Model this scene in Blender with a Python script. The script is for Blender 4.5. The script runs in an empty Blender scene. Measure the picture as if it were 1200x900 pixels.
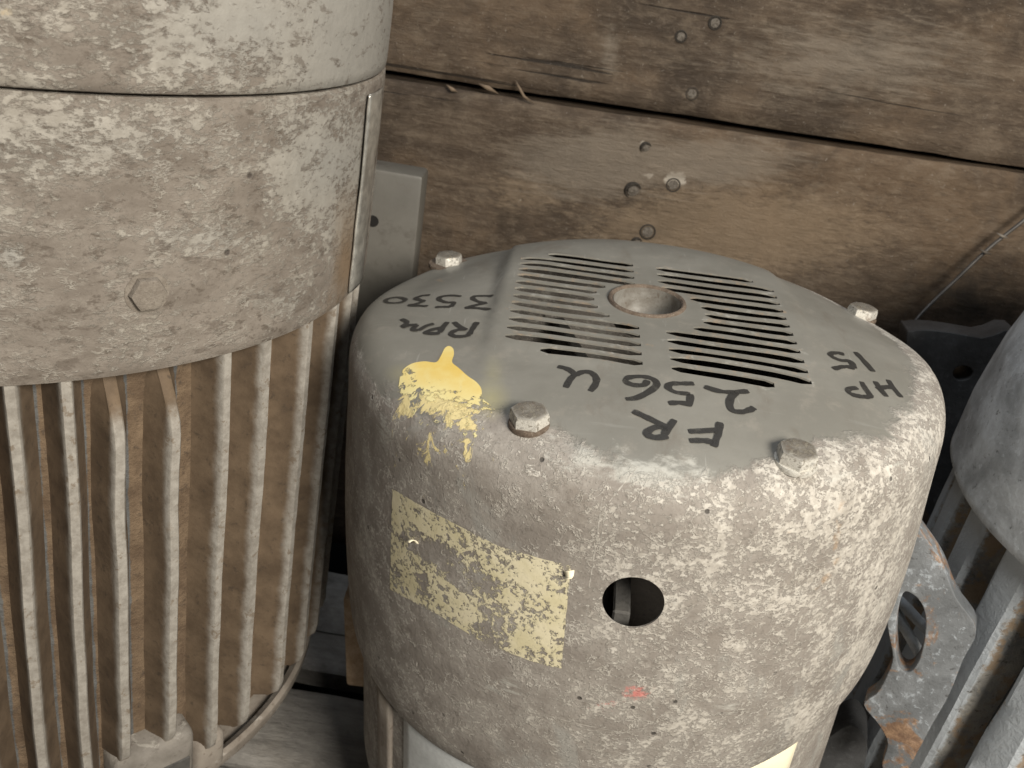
import bpy, bmesh, math, random
from mathutils import Vector, Matrix, noise as mnoise
from mathutils.bvhtree import BVHTree
from mathutils.geometry import delaunay_2d_cdt

random.seed(11)
S = bpy.context.scene
COL = S.collection
PI = math.pi

# ------------------------------------------------------------------ camera
FPX, CXP, CYP = 1050.0, 600.0, 450.0          # photograph is 1200 x 900
PITCH, ROLL, CZ = math.radians(27.5), math.radians(9.5), 0.64
CAM = Vector((0, 0, CZ))
_F = Vector((0, math.cos(PITCH), -math.sin(PITCH)))
_R0 = Vector((1, 0, 0)); _U0 = _R0.cross(_F)
_R = math.cos(ROLL) * _R0 + math.sin(ROLL) * _U0
_U = -math.sin(ROLL) * _R0 + math.cos(ROLL) * _U0
cd = bpy.data.cameras.new('camera'); cam = bpy.data.objects.new('camera', cd); COL.objects.link(cam)
cd.sensor_width = 36; cd.lens = FPX / 1200 * 36; cd.clip_start = 0.01; cd.clip_end = 50
m = Matrix.Identity(4)
for i in range(3):
    m[i][0], m[i][1], m[i][2], m[i][3] = _R[i], _U[i], -_F[i], CAM[i]
cam.matrix_world = m
cd.dof.use_dof = True; cd.dof.focus_distance = 0.43; cd.dof.aperture_fstop = 18
S.camera = cam

# ------------------------------------------------------------------ light
W = bpy.data.worlds.new('World'); S.world = W; W.use_nodes = True
W.node_tree.nodes['Background'].inputs[0].default_value = (0.80, 0.90, 1.0, 1)
W.node_tree.nodes['Background'].inputs[1].default_value = 0.018

def area(name, loc, target, size, energy, color):
    l = bpy.data.lights.new(name, 'AREA'); l.shape = 'RECTANGLE'; l.size, l.size_y = size
    l.energy = energy; l.color = color
    o = bpy.data.objects.new(name, l); COL.objects.link(o); o.location = loc
    o.rotation_euler = (Vector(target) - Vector(loc)).to_track_quat('-Z', 'Y').to_euler()
    return o
area('open_door_light', (0.50, -0.42, 1.02), (0.06, 0.50, 0.40), (0.45, 0.32), 20, (1.0, 0.925, 0.81))
area('overhead_fill_light', (-0.12, 0.42, 1.95), (-0.12, 0.5, 0.0), (1.0, 0.8), 8.5, (0.88, 0.94, 1.0))  # unseen fill lamp, added to brighten the pallet between the motors
S.view_settings.view_transform = 'Standard'; S.view_settings.look = 'None'
S.view_settings.exposure = 0.12; S.view_settings.gamma = 1.0

# ------------------------------------------------------------------ pixel <-> place
def ray(x, y):
    return (_F + _R * ((x - CXP) / FPX) - _U * ((y - CYP) / FPX)).normalized()
def pix(P):
    d = Vector(P) - CAM; w = d.dot(_F)
    return CXP + FPX * d.dot(_R) / w, CYP - FPX * d.dot(_U) / w
def on_plane(x, y, n, c):
    d = ray(x, y); n = Vector(n)
    return CAM + d * ((Vector(c) - CAM).dot(n) / d.dot(n))

# ------------------------------------------------------------------ small helpers
def smooth(a, b, x):
    t = min(1, max(0, (x - a) / (b - a))); return t * t * (3 - 2 * t)

def mobj(name, verts, faces, mat, parent=None, sm=True, attrs=None, angle=None):
    me = bpy.data.meshes.new(name); me.from_pydata([tuple(v) for v in verts], [], faces); me.update()
    if attrs:
        for k, vals in attrs.items():
            a = me.attributes.new(k, 'FLOAT', 'POINT'); a.data.foreach_set('value', vals)
    if sm:
        me.polygons.foreach_set('use_smooth', [True] * len(me.polygons))
        if angle: me.set_sharp_from_angle(angle=math.radians(angle))
    if mat: me.materials.append(mat)
    o = bpy.data.objects.new(name, me); COL.objects.link(o)
    if parent: o.parent = parent
    return o

def bobj(name, bm, mat, parent=None, sm=True, angle=35):
    bmesh.ops.recalc_face_normals(bm, faces=bm.faces)
    me = bpy.data.meshes.new(name); bm.to_mesh(me); bm.free()
    if sm:
        me.polygons.foreach_set('use_smooth', [True] * len(me.polygons)); me.set_sharp_from_angle(angle=math.radians(angle))
    me.materials.append(mat)
    o = bpy.data.objects.new(name, me); COL.objects.link(o)
    if parent: o.parent = parent
    return o

def copy_obj(o, parent=None):
    c = o.copy(); COL.objects.link(c); c.parent = parent or o.parent; return c

def lathe(prof, n=160, close=False):
    v, f = [], []
    k = len(prof)
    for i in range(n):
        a = 2 * PI * i / n
        for r, z in prof: v.append((r * math.cos(a), r * math.sin(a), z))
    for i in range(n):
        j = (i + 1) % n
        for q in range(k - 1 if not close else k):
            p = (q + 1) % k
            f.append((i * k + q, j * k + q, j * k + p, i * k + p))
    return v, f

def box_bm(x0, x1, y0, y1, z0, z1, bev=0.0, seg=2):
    bm = bmesh.new(); bmesh.ops.create_cube(bm, size=1)
    for v in bm.verts:
        v.co = Vector((x0 + (v.co.x + .5) * (x1 - x0), y0 + (v.co.y + .5) * (y1 - y0), z0 + (v.co.z + .5) * (z1 - z0)))
    if bev: bmesh.ops.bevel(bm, geom=bm.edges[:], offset=bev, segments=seg, affect='EDGES', profile=.5)
    return bm

def thing(name, label, cat, mw, group=None):
    o = bpy.data.objects.new(name, None); COL.objects.link(o); o.matrix_world = mw; o.empty_display_size = .05
    o['label'] = label; o['category'] = cat
    if group: o['group'] = group
    return o

def frame(top, tx, ty, length):
    """upright thing: its top centre, its lean, and its length down to the base -> matrix with origin at the base"""
    Z = Vector((math.sin(math.radians(tx)), math.sin(math.radians(ty)), 1)).normalized()
    X = (Vector((1, 0, 0)) - Z * Z.x).normalized(); Y = Z.cross(X)
    b = Vector(top) - Z * length
    M = Matrix.Identity(4)
    for i in range(3): M[i][0], M[i][1], M[i][2], M[i][3] = X[i], Y[i], Z[i], b[i]
    return M

# ------------------------------------------------------------------ shader helper
class NT:
    def __init__(s, name):
        s.m = bpy.data.materials.new(name); s.m.use_nodes = True; s.t = s.m.node_tree
        s.b = s.t.nodes['Principled BSDF']; s.out = s.t.nodes['Material Output']
    def n(s, typ, **kw):
        o = s.t.nodes.new(typ)
        for k, v in kw.items(): setattr(o, k, v)
        return o
    def put(s, sock, v):
        if isinstance(v, bpy.types.NodeSocket): s.t.links.new(v, sock)
        elif v is not None: sock.default_value = (*v, 1) if (isinstance(v, tuple) and len(v) == 3 and sock.type == 'RGBA') else v
    def obj(s, scale=(1, 1, 1), loc=(0, 0, 0), rot=(0, 0, 0), rnd=False):
        tc = s.n('ShaderNodeTexCoord'); mp = s.n('ShaderNodeMapping')
        mp.inputs['Scale'].default_value = scale; mp.inputs['Rotation'].default_value = rot
        s.put(mp.inputs['Vector'], tc.outputs['Object'])
        if rnd:
            oi = s.n('ShaderNodeObjectInfo'); mu = s.n('ShaderNodeVectorMath', operation='SCALE')
            cx = s.n('ShaderNodeCombineXYZ')
            for k in range(3): s.put(cx.inputs[k], oi.outputs['Random'])
            s.put(mu.inputs[0], cx.outputs[0]); mu.inputs['Scale'].default_value = 37.0
            s.put(mp.inputs['Location'], mu.outputs[0])
        else: mp.inputs['Location'].default_value = loc
        return mp.outputs[0]
    def noise(s, vec, scale, detail=6, rough=.6, dist=0.0, lac=2.0):
        o = s.n('ShaderNodeTexNoise'); s.put(o.inputs['Vector'], vec)
        for k, v in (('Scale', scale), ('Detail', detail), ('Roughness', rough), ('Distortion', dist), ('Lacunarity', lac)): o.inputs[k].default_value = v
        return o.outputs['Fac']
    def vor(s, vec, scale, feat='F1', rnd=1.0):
        o = s.n('ShaderNodeTexVoronoi', feature=feat); s.put(o.inputs['Vector'], vec); o.inputs['Scale'].default_value = scale
        o.inputs['Randomness'].default_value = rnd
        return o
    def ramp(s, fac, a, b, va=0.0, vb=1.0):
        o = s.n('ShaderNodeMapRange', interpolation_type='SMOOTHSTEP'); s.put(o.inputs[0], fac)
        for k, v in ((1, a), (2, b), (3, va), (4, vb)): s.put(o.inputs[k], v)
        return o.outputs[0]
    def math(s, op, a, b=0.0, clamp=False):
        o = s.n('ShaderNodeMath', operation=op); o.use_clamp = clamp; s.put(o.inputs[0], a); s.put(o.inputs[1], b); return o.outputs[0]
    def mix(s, fac, a, b):
        o = s.n('ShaderNodeMix', data_type='RGBA'); s.put(o.inputs[0], fac); s.put(o.inputs[6], a); s.put(o.inputs[7], b); return o.outputs[2]
    def attr(s, name):
        o = s.n('ShaderNodeAttribute'); o.attribute_name = name; return o.outputs['Fac']
    def sep(s, vec):
        o = s.n('ShaderNodeSeparateXYZ'); s.put(o.inputs[0], vec); return o.outputs
    def bump(s, h, strength=.5, dist=.001, normal=None):
        o = s.n('ShaderNodeBump'); o.inputs['Strength'].default_value = strength; o.inputs['Distance'].default_value = dist
        s.put(o.inputs['Height'], h)
        if normal: s.put(o.inputs['Normal'], normal)
        return o.outputs[0]
    def alpha(s, a): s.put(s.b.inputs['Alpha'], a)
    def done(s, col, rough=.7, metal=0.0, normal=None, spec=None):
        s.put(s.b.inputs['Base Color'], col); s.put(s.b.inputs['Roughness'], rough); s.put(s.b.inputs['Metallic'], metal)
        if normal: s.put(s.b.inputs['Normal'], normal)
        if spec is not None: s.b.inputs['Specular IOR Level'].default_value = spec
        return s.m

# ------------------------------------------------------------------ materials
def mat_cover():
    t = NT('worn_grey_cover_paint'); v = t.obj(); vs = t.obj((1, 1, 1.25))
    big = t.noise(v, 11, 4, .6); mid = t.noise(v, 48, 6, .65, .2); fine = t.noise(vs, 330, 6, .72, .15); micro = t.noise(v, 600, 3, .7)
    paint = t.mix(t.ramp(t.noise(v, 22, 6, .6), .35, .7), (.185, .180, .160), (.225, .219, .197))
    paint = t.mix(t.ramp(t.noise(t.obj((18, 240, 18)), 1.0, 4, .6), .62, .78, 0, .35), paint, (.31, .31, .29))
    dirt = t.mix(t.ramp(mid, .35, .65), (.235, .212, .19), (.335, .31, .282))
    dirt = t.mix(t.ramp(micro, .55, .72, 0, .55), dirt, (.13, .115, .10))
    dirt = t.mix(t.ramp(t.noise(v, 170, 6, .74, .2), .57, .67, 0, .5), dirt, (.115, .10, .086))
    # pale crusts: fractal islands, denser in some regions
    dens = t.math('ADD', fine, t.math('MULTIPLY', t.math('SUBTRACT', mid, .5), .55))
    dens = t.math('ADD', dens, t.math('MULTIPLY', t.math('SUBTRACT', big, .5), .35))
    dens = t.math('ADD', dens, t.math('MULTIPLY', t.attr('pale'), .10))
    cur = t.noise(vs, 165, 4, .62, .5); curl = t.math('ABSOLUTE', t.math('SUBTRACT', cur, .5))
    curl = t.math('MULTIPLY', t.ramp(curl, .010, .040, 1, 0), t.ramp(t.math('ADD', t.noise(v, 95, 4, .6), t.math('MULTIPLY', t.attr('pale'), .08)), .47, .60))
    fl = t.math('MAXIMUM', t.ramp(dens, .56, .625), curl)
    crust = t.mix(t.ramp(t.noise(v, 340, 4, .6), .35, .7), (.40, .375, .335), (.58, .555, .505))
    side = t.mix(t.math('MULTIPLY', fl, .85), dirt, crust)
    # cleaned grey rubs on the flank
    side = t.mix(t.math('MULTIPLY', t.ramp(t.noise(t.obj((1, 1, .5)), 26, 7, .65, .5), .57, .68), .55), side, (.34, .34, .32))
    g = t.attr('grime')
    gm = t.math('ADD', g, t.math('MULTIPLY', t.math('SUBTRACT', t.noise(v, 70, 9, .7, .6), .5), .9))
    gmask = t.ramp(gm, .44, .60)
    col = t.mix(gmask, paint, side)
    # light dust and thumb rubs on top
    col = t.mix(t.math('MULTIPLY', t.ramp(t.noise(v, 75, 7, .72), .52, .70), .26), col, (.33, .30, .26))
    col = t.mix(t.math('MULTIPLY', t.ramp(t.noise(t.obj((1, .35, 1), (2, 9, 4)), 34, 7, .72, .3), .54, .70), .38), col, (.135, .112, .09))
    col = t.mix(t.math('MULTIPLY', t.ramp(t.noise(t.obj((380, 30, 30), (1, 5, 2), (0, 0, .5)), 1.0, 3, .6), .68, .74), .35), col, (.36, .355, .33))
    # scuffed bare patches
    rub = t.ramp(t.math('ADD', t.attr('rub'), t.math('MULTIPLY', t.math('SUBTRACT', t.noise(t.obj((95, 95, 330), rot=(0, math.radians(48), 0)), 1.0, 6, .72, .3), .5), 2.2)), .42, .95)
    col = t.mix(t.math('MULTIPLY', rub, .82), col, (.45, .445, .41))
    # rust
    ru = t.ramp(t.math('ADD', t.attr('rust'), t.math('MULTIPLY', t.math('SUBTRACT', t.noise(v, 150, 7, .72), .5), 2.2)), .55, 1.1)
    col = t.mix(t.math('MULTIPLY', ru, .5), col, (.40, .26, .145))
    spots = t.ramp(t.noise(t.obj((1, 1, 1), (3, 7, 1)), 55, 7, .7), .715, .76)
    col = t.mix(t.math('MULTIPLY', spots, .7), col, (.17, .095, .06))
    # red chalk
    rd = t.ramp(t.math('ADD', t.attr('red'), t.math('MULTIPLY', t.math('SUBTRACT', t.noise(v, 230, 6, .74), .5), 2.6)), .60, 1.1)
    col = t.mix(t.math('MULTIPLY', rd, .65), col, (.72, .18, .16))
    # yellow paint: solid splash above, flakes below
    ns = t.math('SUBTRACT', t.noise(t.obj((1, 1, .55)), 130, 9, .68, .7), .5)
    y1 = t.math('MULTIPLY', t.attr('yellow'), 0.0)
    y2 = t.ramp(t.math('ADD', t.attr('flake'), t.math('MULTIPLY', ns, 2.4)), .52, .64)
    ycol = t.mix(t.ramp(t.noise(v, 60, 6, .6), .4, .65), (.70, .47, .10), (.74, .56, .19))
    ycol = t.mix(.8, ycol, (.68, .60, .34))
    haze = t.math('MULTIPLY', t.attr('spray'), .34)
    col = t.mix(haze, col, (.50, .45, .17))
    col = t.mix(t.math('MAXIMUM', y1, y2), col, ycol)
    pit = t.ramp(t.vor(v, 75).outputs['Distance'], .05, .11, 1, 0)
    pk = t.math('MULTIPLY', t.math('MULTIPLY', pit, t.ramp(t.noise(v, 30, 2, .5), .5, .56)), gmask)
    col = t.mix(t.math('MULTIPLY', pk, .85), col, (.05, .045, .04))
    h = t.math('ADD', t.math('MULTIPLY', t.math('MULTIPLY', fl, gmask), .5), t.math('MULTIPLY', t.math('MULTIPLY', t.noise(v, 260, 6, .7), gmask), .8))
    h = t.math('ADD', h, t.math('MULTIPLY', t.math('MAXIMUM', y1, y2), .4)); h = t.math('SUBTRACT', h, pk)
    h = t.math('ADD', h, t.math('MULTIPLY', micro, .06))
    n2 = t.bump(t.noise(v, 18, 3, .5), .22, .006)
    nm = t.bump(h, .7, .0010, n2)
    return t.done(col, t.ramp(gmask, 0, 1, .46, .82), 0, nm, .45)

def mat_left_cover(fl_amt=0.0, name='dirty_pale_cover'):
    t = NT(name); v = t.obj(); vs = t.obj((1, 1, 1.9))
    big = t.noise(v, 9, 4, .6); mid = t.noise(vs, 36, 6, .65, .2); fine = t.noise(vs, 215, 6, .72, .15); micro = t.noise(v, 600, 3, .7)
    dirt = t.mix(t.ramp(mid, .3, .7), (.165, .142, .120), (.265, .235, .205))
    dirt = t.mix(t.ramp(micro, .55, .72, 0, .5), dirt, (.12, .10, .085))
    dirt = t.mix(t.ramp(t.noise(vs, 95, 6, .74, .2), .54, .64, 0, .75), dirt, (.092, .074, .058))
    dens = t.math('ADD', fine, t.math('MULTIPLY', t.math('SUBTRACT', mid, .5), .6))
    dens = t.math('ADD', dens, t.math('MULTIPLY', t.math('SUBTRACT', big, .5), .55))
    dens = t.math('ADD', dens, t.math('MULTIPLY', t.attr('pale'), .34))
    dens = t.math('ADD', dens, fl_amt)
    cur = t.noise(t.obj((1, 1, 2.2)), 110, 4, .62, .4); curl = t.math('ABSOLUTE', t.math('SUBTRACT', cur, .5))
    curl = t.math('MULTIPLY', t.ramp(curl, .008, .05, 1, 0), t.ramp(t.math('ADD', t.noise(v, 60, 4, .6), t.math('MULTIPLY', t.attr('pale'), .12)), .47, .60))
    fl = t.math('MAXIMUM', t.ramp(dens, .525, .66), t.math('MULTIPLY', curl, .8))
    crust = t.mix(t.ramp(t.noise(v, 150, 5, .6), .35, .7), (.29, .268, .232), (.41, .388, .345))
    crust = t.mix(t.attr('pale'), crust, (.29, .288, .272))
    col = t.mix(t.math('MULTIPLY', fl, .86), dirt, crust)
    col = t.mix(t.math('MULTIPLY', t.ramp(t.noise(t.obj((1, 1, 2.2), (8, 3, 1)), 62, 6, .72, .3), .56, .64), .6), col, (.115, .095, .078))
    br = t.math('MULTIPLY', t.ramp(t.noise(t.obj((1, 1, .4), (5, 2, 1)), 16, 6, .6), .52, .7), t.attr('brown'))
    col = t.mix(t.math('MULTIPLY', br, .8), col, (.20, .145, .095))
    ye = t.ramp(t.math('ADD', t.attr('yellow'), t.math('MULTIPLY', t.math('SUBTRACT', t.noise(v, 90, 8, .7), .5), 1.6)), .6, .9)
    col = t.mix(t.math('MULTIPLY', ye, .5), col, (.50, .38, .20))
    pit = t.ramp(t.vor(v, 60).outputs['Distance'], .05, .12, 1, 0)
    pk = t.math('MULTIPLY', pit, t.ramp(t.noise(v, 25, 2, .5), .52, .57))
    col = t.mix(t.math('MULTIPLY', pk, .8), col, (.05, .04, .035))
    h = t.math('ADD', t.math('MULTIPLY', fl, .5), t.math('MULTIPLY', t.noise(v, 230, 6, .7), .7)); h = t.math('SUBTRACT', h, pk)
    n2 = t.bump(t.noise(v, 14, 3, .5), .2, .006)
    return t.done(col, t.ramp(fl, 0, 1, .78, .55), 0, t.bump(h, .65, .0011, n2), .45)

def mat_fin():
    # scuffed pale tips, packed brown dust between (fin lives in its own frame: y outward, x across)
    t = NT('dusty_cast_fin'); tc = t.obj(); x, y, z = t.sep(tc)
    v = t.obj(rnd=True); n = t.noise(v, 45, 8, .65); f = t.noise(v, 190, 6, .7)
    brown = t.mix(t.ramp(n, .3, .7), (.098, .068, .043), (.18, .13, .085))
    brown = t.mix(t.ramp(f, .54, .70, 0, .7), brown, (.06, .045, .032))
    grey = t.mix(t.ramp(n, .35, .65), (.11, .107, .10), (.175, .17, .16))
    tip = t.mix(t.ramp(f, .30, .70), (.245, .225, .198), (.385, .365, .33))
    tip = t.mix(t.ramp(n, .60, .70, 0, .6), tip, (.22, .17, .12))
    tip = t.mix(t.ramp(t.noise(v, 130, 6, .74), .57, .64, 0, .8), tip, (.19, .15, .11))
    side = t.ramp(t.math('ADD', x, t.math('MULTIPLY', t.math('SUBTRACT', n, .5), .004)), .0002, .0022)
    body = t.mix(t.math('MULTIPLY', side, t.attr('greyside')), brown, grey)
    k = t.ramp(t.math('ADD', y, t.math('MULTIPLY', t.math('SUBTRACT', n, .5), .008)), .2018, .2072)
    col = t.mix(k, body, tip)
    return t.done(col, .8, 0, t.bump(f, .45, .0006))

def mat_dust(name, a, b, c, scale=45, rough=.85, bs=.7, pale=None):
    t = NT(name); v = t.obj(rnd=True); n = t.noise(v, scale, 8, .65, .3); f = t.noise(v, scale * 4.5, 6, .7)
    col = t.mix(t.ramp(n, .32, .68), a, b)
    col = t.mix(t.ramp(f, .54, .7, 0, .75), col, c)
    if pale: col = t.mix(t.ramp(t.noise(v, scale * 1.7, 9, .7, .5), .56, .64, 0, .8), col, pale)
    return t.done(col, rough, 0, t.bump(t.math('ADD', f, t.math('MULTIPLY', n, .7)), bs, .001))

def mat_core():
    t = NT('dust_filled_grooves'); v = t.obj(); n = t.noise(v, 60, 7, .68, .2); f = t.noise(v, 260, 5, .7)
    col = t.mix(t.ramp(n, .32, .68), (.11, .074, .046), (.20, .143, .092)); col = t.mix(t.ramp(f, .54, .7, 0, .75), col, (.07, .052, .038))
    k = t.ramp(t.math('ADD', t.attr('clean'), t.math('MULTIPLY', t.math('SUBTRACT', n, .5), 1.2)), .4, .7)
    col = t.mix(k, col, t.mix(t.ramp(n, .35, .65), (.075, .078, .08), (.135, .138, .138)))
    return t.done(col, .85, 0, t.bump(t.math('ADD', f, t.math('MULTIPLY', n, 1.2)), .9, .0016))

def mat_ridge():
    t = NT('rust_dusted_ridge'); x, y, z = t.sep(t.obj()); v = t.obj(rnd=True); n = t.noise(v, 40, 7, .7, .3); f = t.noise(v, 190, 6, .74, .3)
    col = t.mix(t.ramp(n, .34, .66), (.165, .175, .183), (.36, .345, .315))
    col = t.mix(t.ramp(f, .54, .66, 0, .8), col, (.42, .38, .31)); col = t.mix(t.ramp(f, .32, .44, .8, 0), col, (.05, .042, .036))
    col = t.mix(t.ramp(t.noise(v, 28, 7, .7, .3), .48, .56, 0, .75), col, (.33, .235, .145))
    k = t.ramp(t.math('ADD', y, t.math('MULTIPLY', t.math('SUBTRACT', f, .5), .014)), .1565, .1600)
    col = t.mix(k, col, (.45, .49, .53))  # pale blue scuffs with a painted highlight along the ridge crest
    return t.done(col, .6, 0, t.bump(t.math('ADD', f, n), .8, .0018))

def mat_cast(name, base=(.10, .105, .11), rust_amt=.62, hi=(.36, .38, .40)):
    t = NT(name); v = t.obj(rnd=True); n = t.noise(v, 30, 8, .65, .3); f = t.noise(v, 210, 6, .72, .3); g = t.noise(t.obj((1, 1, 1), (4, 1, 9)), 22, 8, .68, .5)
    col = t.mix(t.ramp(n, .3, .7), tuple(c * .75 for c in base), tuple(c * 1.5 for c in base))
    col = t.mix(t.ramp(t.math('ADD', f, t.math('MULTIPLY', t.math('SUBTRACT', n, .5), .4)), .55, .66, 0, .75), col, hi)
    col = t.mix(t.ramp(f, .30, .42, .7, 0), col, (.035, .033, .03))
    col = t.mix(t.ramp(g, rust_amt, rust_amt + .05, 0, .85), col, t.mix(t.ramp(f, .35, .65), (.16, .085, .045), (.33, .20, .11)))
    return t.done(col, .62, 0, t.bump(t.math('ADD', f, n), .6, .0012))

def mat_wood(name, dark, mid, light, warm):
    t = NT(name)
    g = t.obj((3.2, 26, 26), rnd=True); v = t.obj(rnd=True); d = t.obj((26, 70, 70), rot=(0, math.radians(24), 0), rnd=True)
    a = t.noise(g, 2.4, 6, .66, .3); fib = t.noise(g, 9, 6, .72, .2); blot = t.noise(v, 6.5, 6, .65, .4); fz = t.noise(d, 3.4, 6, .75, .5)
    gr = t.noise(v, 380, 3, .7); md = t.noise(t.obj((1, 1.6, 1.6), rnd=True), 42, 6, .7, .3)
    col = t.mix(t.ramp(a, .30, .68), dark, mid)
    col = t.mix(t.ramp(fib, .48, .72, 0, .45), col, light)
    col = t.mix(t.math('MULTIPLY', t.ramp(blot, .45, .66), .65), col, warm)
    col = t.mix(t.math('MULTIPLY', t.ramp(t.noise(v, 7, 6, .68, .5), .46, .66), .75), col, tuple(c * .5 for c in dark))
    col = t.mix(t.math('MULTIPLY', t.ramp(md, .48, .68), .38), col, light)
    col = t.mix(t.math('MULTIPLY', t.ramp(md, .32, .50, 1, 0), .42), col, tuple(c * .7 for c in dark))
    col = t.mix(t.math('MULTIPLY', t.ramp(fz, .52, .68), .42), col, light)
    col = t.mix(t.math('MULTIPLY', t.ramp(fz, .32, .46, 1, 0), .42), col, tuple(c * .6 for c in dark))
    crack = t.ramp(t.noise(t.obj((1.0, 55, 55), rnd=True), 2.2, 4, .55, .2), .295, .315, 1, 0)
    col = t.mix(t.math('MULTIPLY', crack, .8), col, (.018, .014, .011))
    col = t.mix(t.ramp(gr, .64, .74, 0, .6), col, (.33, .30, .26))
    wp = t.ramp(t.math('ADD', t.attr('white'), t.math('MULTIPLY', t.math('SUBTRACT', t.noise(v, 70, 8, .7, .4), .5), 1.4)), .55, .72)
    col = t.mix(t.math('MULTIPLY', wp, .8), col, (.50, .46, .40))
    st = t.ramp(t.math('ADD', t.attr('stain_shade'), t.math('MULTIPLY', t.math('SUBTRACT', t.noise(v, 60, 7, .7), .5), .8)), .4, .9)
    col = t.mix(t.math('MULTIPLY', st, .85), col, (.02, .018, .016))  # darkens the wood for nail stains and painted shade
    tan = t.ramp(t.math('ADD', t.attr('tan'), t.math('MULTIPLY', t.math('SUBTRACT', fz, .5), 1.3)), .35, .9)
    col = t.mix(t.math('MULTIPLY', tan, .5), col, (.26, .195, .13))
    ga = t.ramp(t.math('ADD', t.attr('grey'), t.math('MULTIPLY', t.math('SUBTRACT', fib, .5), 1.2)), .4, .9)
    col = t.mix(t.math('MULTIPLY', ga, .6), col, (.235, .20, .16))
    h = t.math('ADD', t.math('MULTIPLY', fib, .8), t.math('ADD', fz, t.math('MULTIPLY', crack, -2.0)))
    h = t.math('ADD', h, t.math('MULTIPLY', gr, .25))
    return t.done(col, .72, 0, t.bump(h, .75, .0022), .4)

def mat_sticker():
    t = NT('worn_yellow_label'); v = t.obj(); n = t.noise(v, 330, 6, .74, .3); b = t.noise(v, 70, 5, .7, .2)
    k = t.math('ADD', n, t.math('MULTIPLY', t.math('SUBTRACT', b, .5), .6))
    k = t.math('SUBTRACT', k, t.math('MULTIPLY', t.attr('bare'), .25)); k = t.math('ADD', k, t.math('MULTIPLY', t.attr('rim'), -.03))
    fl = t.ramp(k, .375, .475)
    dirt = t.mix(t.ramp(t.noise(v, 300, 5, .7), .35, .65), (.20, .18, .158), (.30, .275, .245))
    ycol = t.mix(t.ramp(t.noise(v, 60, 5, .6), .35, .65), (.66, .60, .39), (.75, .69, .50))
    t.alpha(t.math('MULTIPLY', fl, .93))
    return t.done(t.mix(fl, dirt, ycol), .72, 0, t.bump(t.math('ADD', t.math('MULTIPLY', fl, .8), t.math('MULTIPLY', n, .4)), .8, .0009))

def mat_splash():
    t = NT('yellow_splash_paint'); v = t.obj(); n = t.noise(t.obj((1, 1, .6)), 240, 7, .72, .3)
    w = t.ramp(t.math('ADD', t.attr('wear'), t.math('MULTIPLY', t.math('SUBTRACT', n, .5), 2.3)), .66, .74)
    t.alpha(t.math('SUBTRACT', 1.0, w))
    yc = t.mix(t.ramp(t.noise(v, 50, 6, .6), .35, .65), (.70, .50, .12), (.74, .60, .23)); yc = t.mix(t.attr('wear'), yc, (.72, .66, .36))
    dirt = t.mix(t.ramp(t.noise(v, 300, 5, .7), .35, .65), (.19, .175, .15), (.30, .28, .25))
    return t.done(t.mix(w, yc, dirt), .6, 0, t.bump(t.math('MULTIPLY', w, -1.0), .6, .0008))

def mat_plain(name, col, rough=.6, metal=0, var=.25, scale=60, bs=.3, spec=None):
    t = NT(name); v = t.obj(rnd=True); n = t.noise(v, scale, 7, .65)
    c = t.mix(t.ramp(n, .3, .7), tuple(x * (1 - var) for x in col), tuple(min(1, x * (1 + var)) for x in col))
    return t.done(c, rough, metal, t.bump(n, bs, .0008), spec)

def mat_bolt():
    t = NT('crusty_bolt_metal'); v = t.obj(rnd=True); n = t.noise(v, 430, 6, .72, .5); f = t.noise(v, 120, 6, .65)
    zz = t.sep(t.obj())[2]; up = t.ramp(t.math('ADD', zz, t.math('MULTIPLY', t.math('SUBTRACT', n, .5), .006)), .0062, .0082)
    col = t.mix(t.ramp(n, .34, .54), (.16, .145, .12), (.60, .585, .54)); top = t.mix(t.ramp(n, .48, .62), (.060, .047, .034), (.38, .35, .29))
    col = t.mix(up, col, top); col = t.mix(t.ramp(f, .56, .70, 0, .6), col, (.15, .10, .068))
    return t.done(col, t.ramp(n, .4, .62, .8, .38), t.ramp(n, .45, .62, 0, .55), t.bump(t.math('ADD', n, f), .4, .0006))

M_COVER = mat_cover(); M_LCOVER = mat_left_cover(); M_LCAP = mat_left_cover(.005, 'dirty_pale_cap'); M_FIN = mat_fin()
M_GROOVE = mat_dust('brown_dust_on_casting', (.135, .10, .068), (.22, .17, .122), (.085, .064, .047))
M_PAD = mat_dust('pale_dusty_casting', (.23, .20, .17), (.33, .295, .255), (.15, .12, .095), 40, .8, .6, (.42, .39, .35))
M_DARKCAST = mat_dust('dark_grey_casting', (.055, .054, .052), (.10, .096, .09), (.03, .028, .026), 50)
M_BODY = mat_dust('grimy_motor_body', (.17, .155, .135), (.26, .24, .215), (.11, .095, .08), 45, .75, .6, (.40, .38, .34))
M_BLUE = mat_cast('blue_grey_cast_iron', (.42, .45, .48), .74, (.64, .69, .74))
M_BLUEFIN = mat_cast('rusty_cast_fin', (.23, .225, .215), .53, (.52, .53, .53))
M_LUG = mat_cast('rusty_blue_grey_lug', (.14, .15, .16), .52, (.38, .42, .46))
M_DARKFOOT = mat_cast('dark_cast_foot', (.04, .041, .043), .70, (.08, .083, .086))
M_WOOD = mat_wood('weathered_wall_wood', (.066, .046, .031), (.120, .088, .061), (.205, .162, .119), (.150, .102, .063))
M_FLOORW = mat_wood('grey_pallet_wood', (.24, .228, .212), (.36, .345, .325), (.48, .46, .43), (.33, .30, .265))
M_CORE = mat_core(); M_RIDGE = mat_ridge()
M_BOLTD = mat_dust('dirt_caked_bolt', (.17, .145, .12), (.27, .24, .205), (.10, .08, .065), 160)
M_BLACK = mat_plain('black_backing', (.012, .011, .010), .9)
M_BOLT = mat_bolt()
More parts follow.
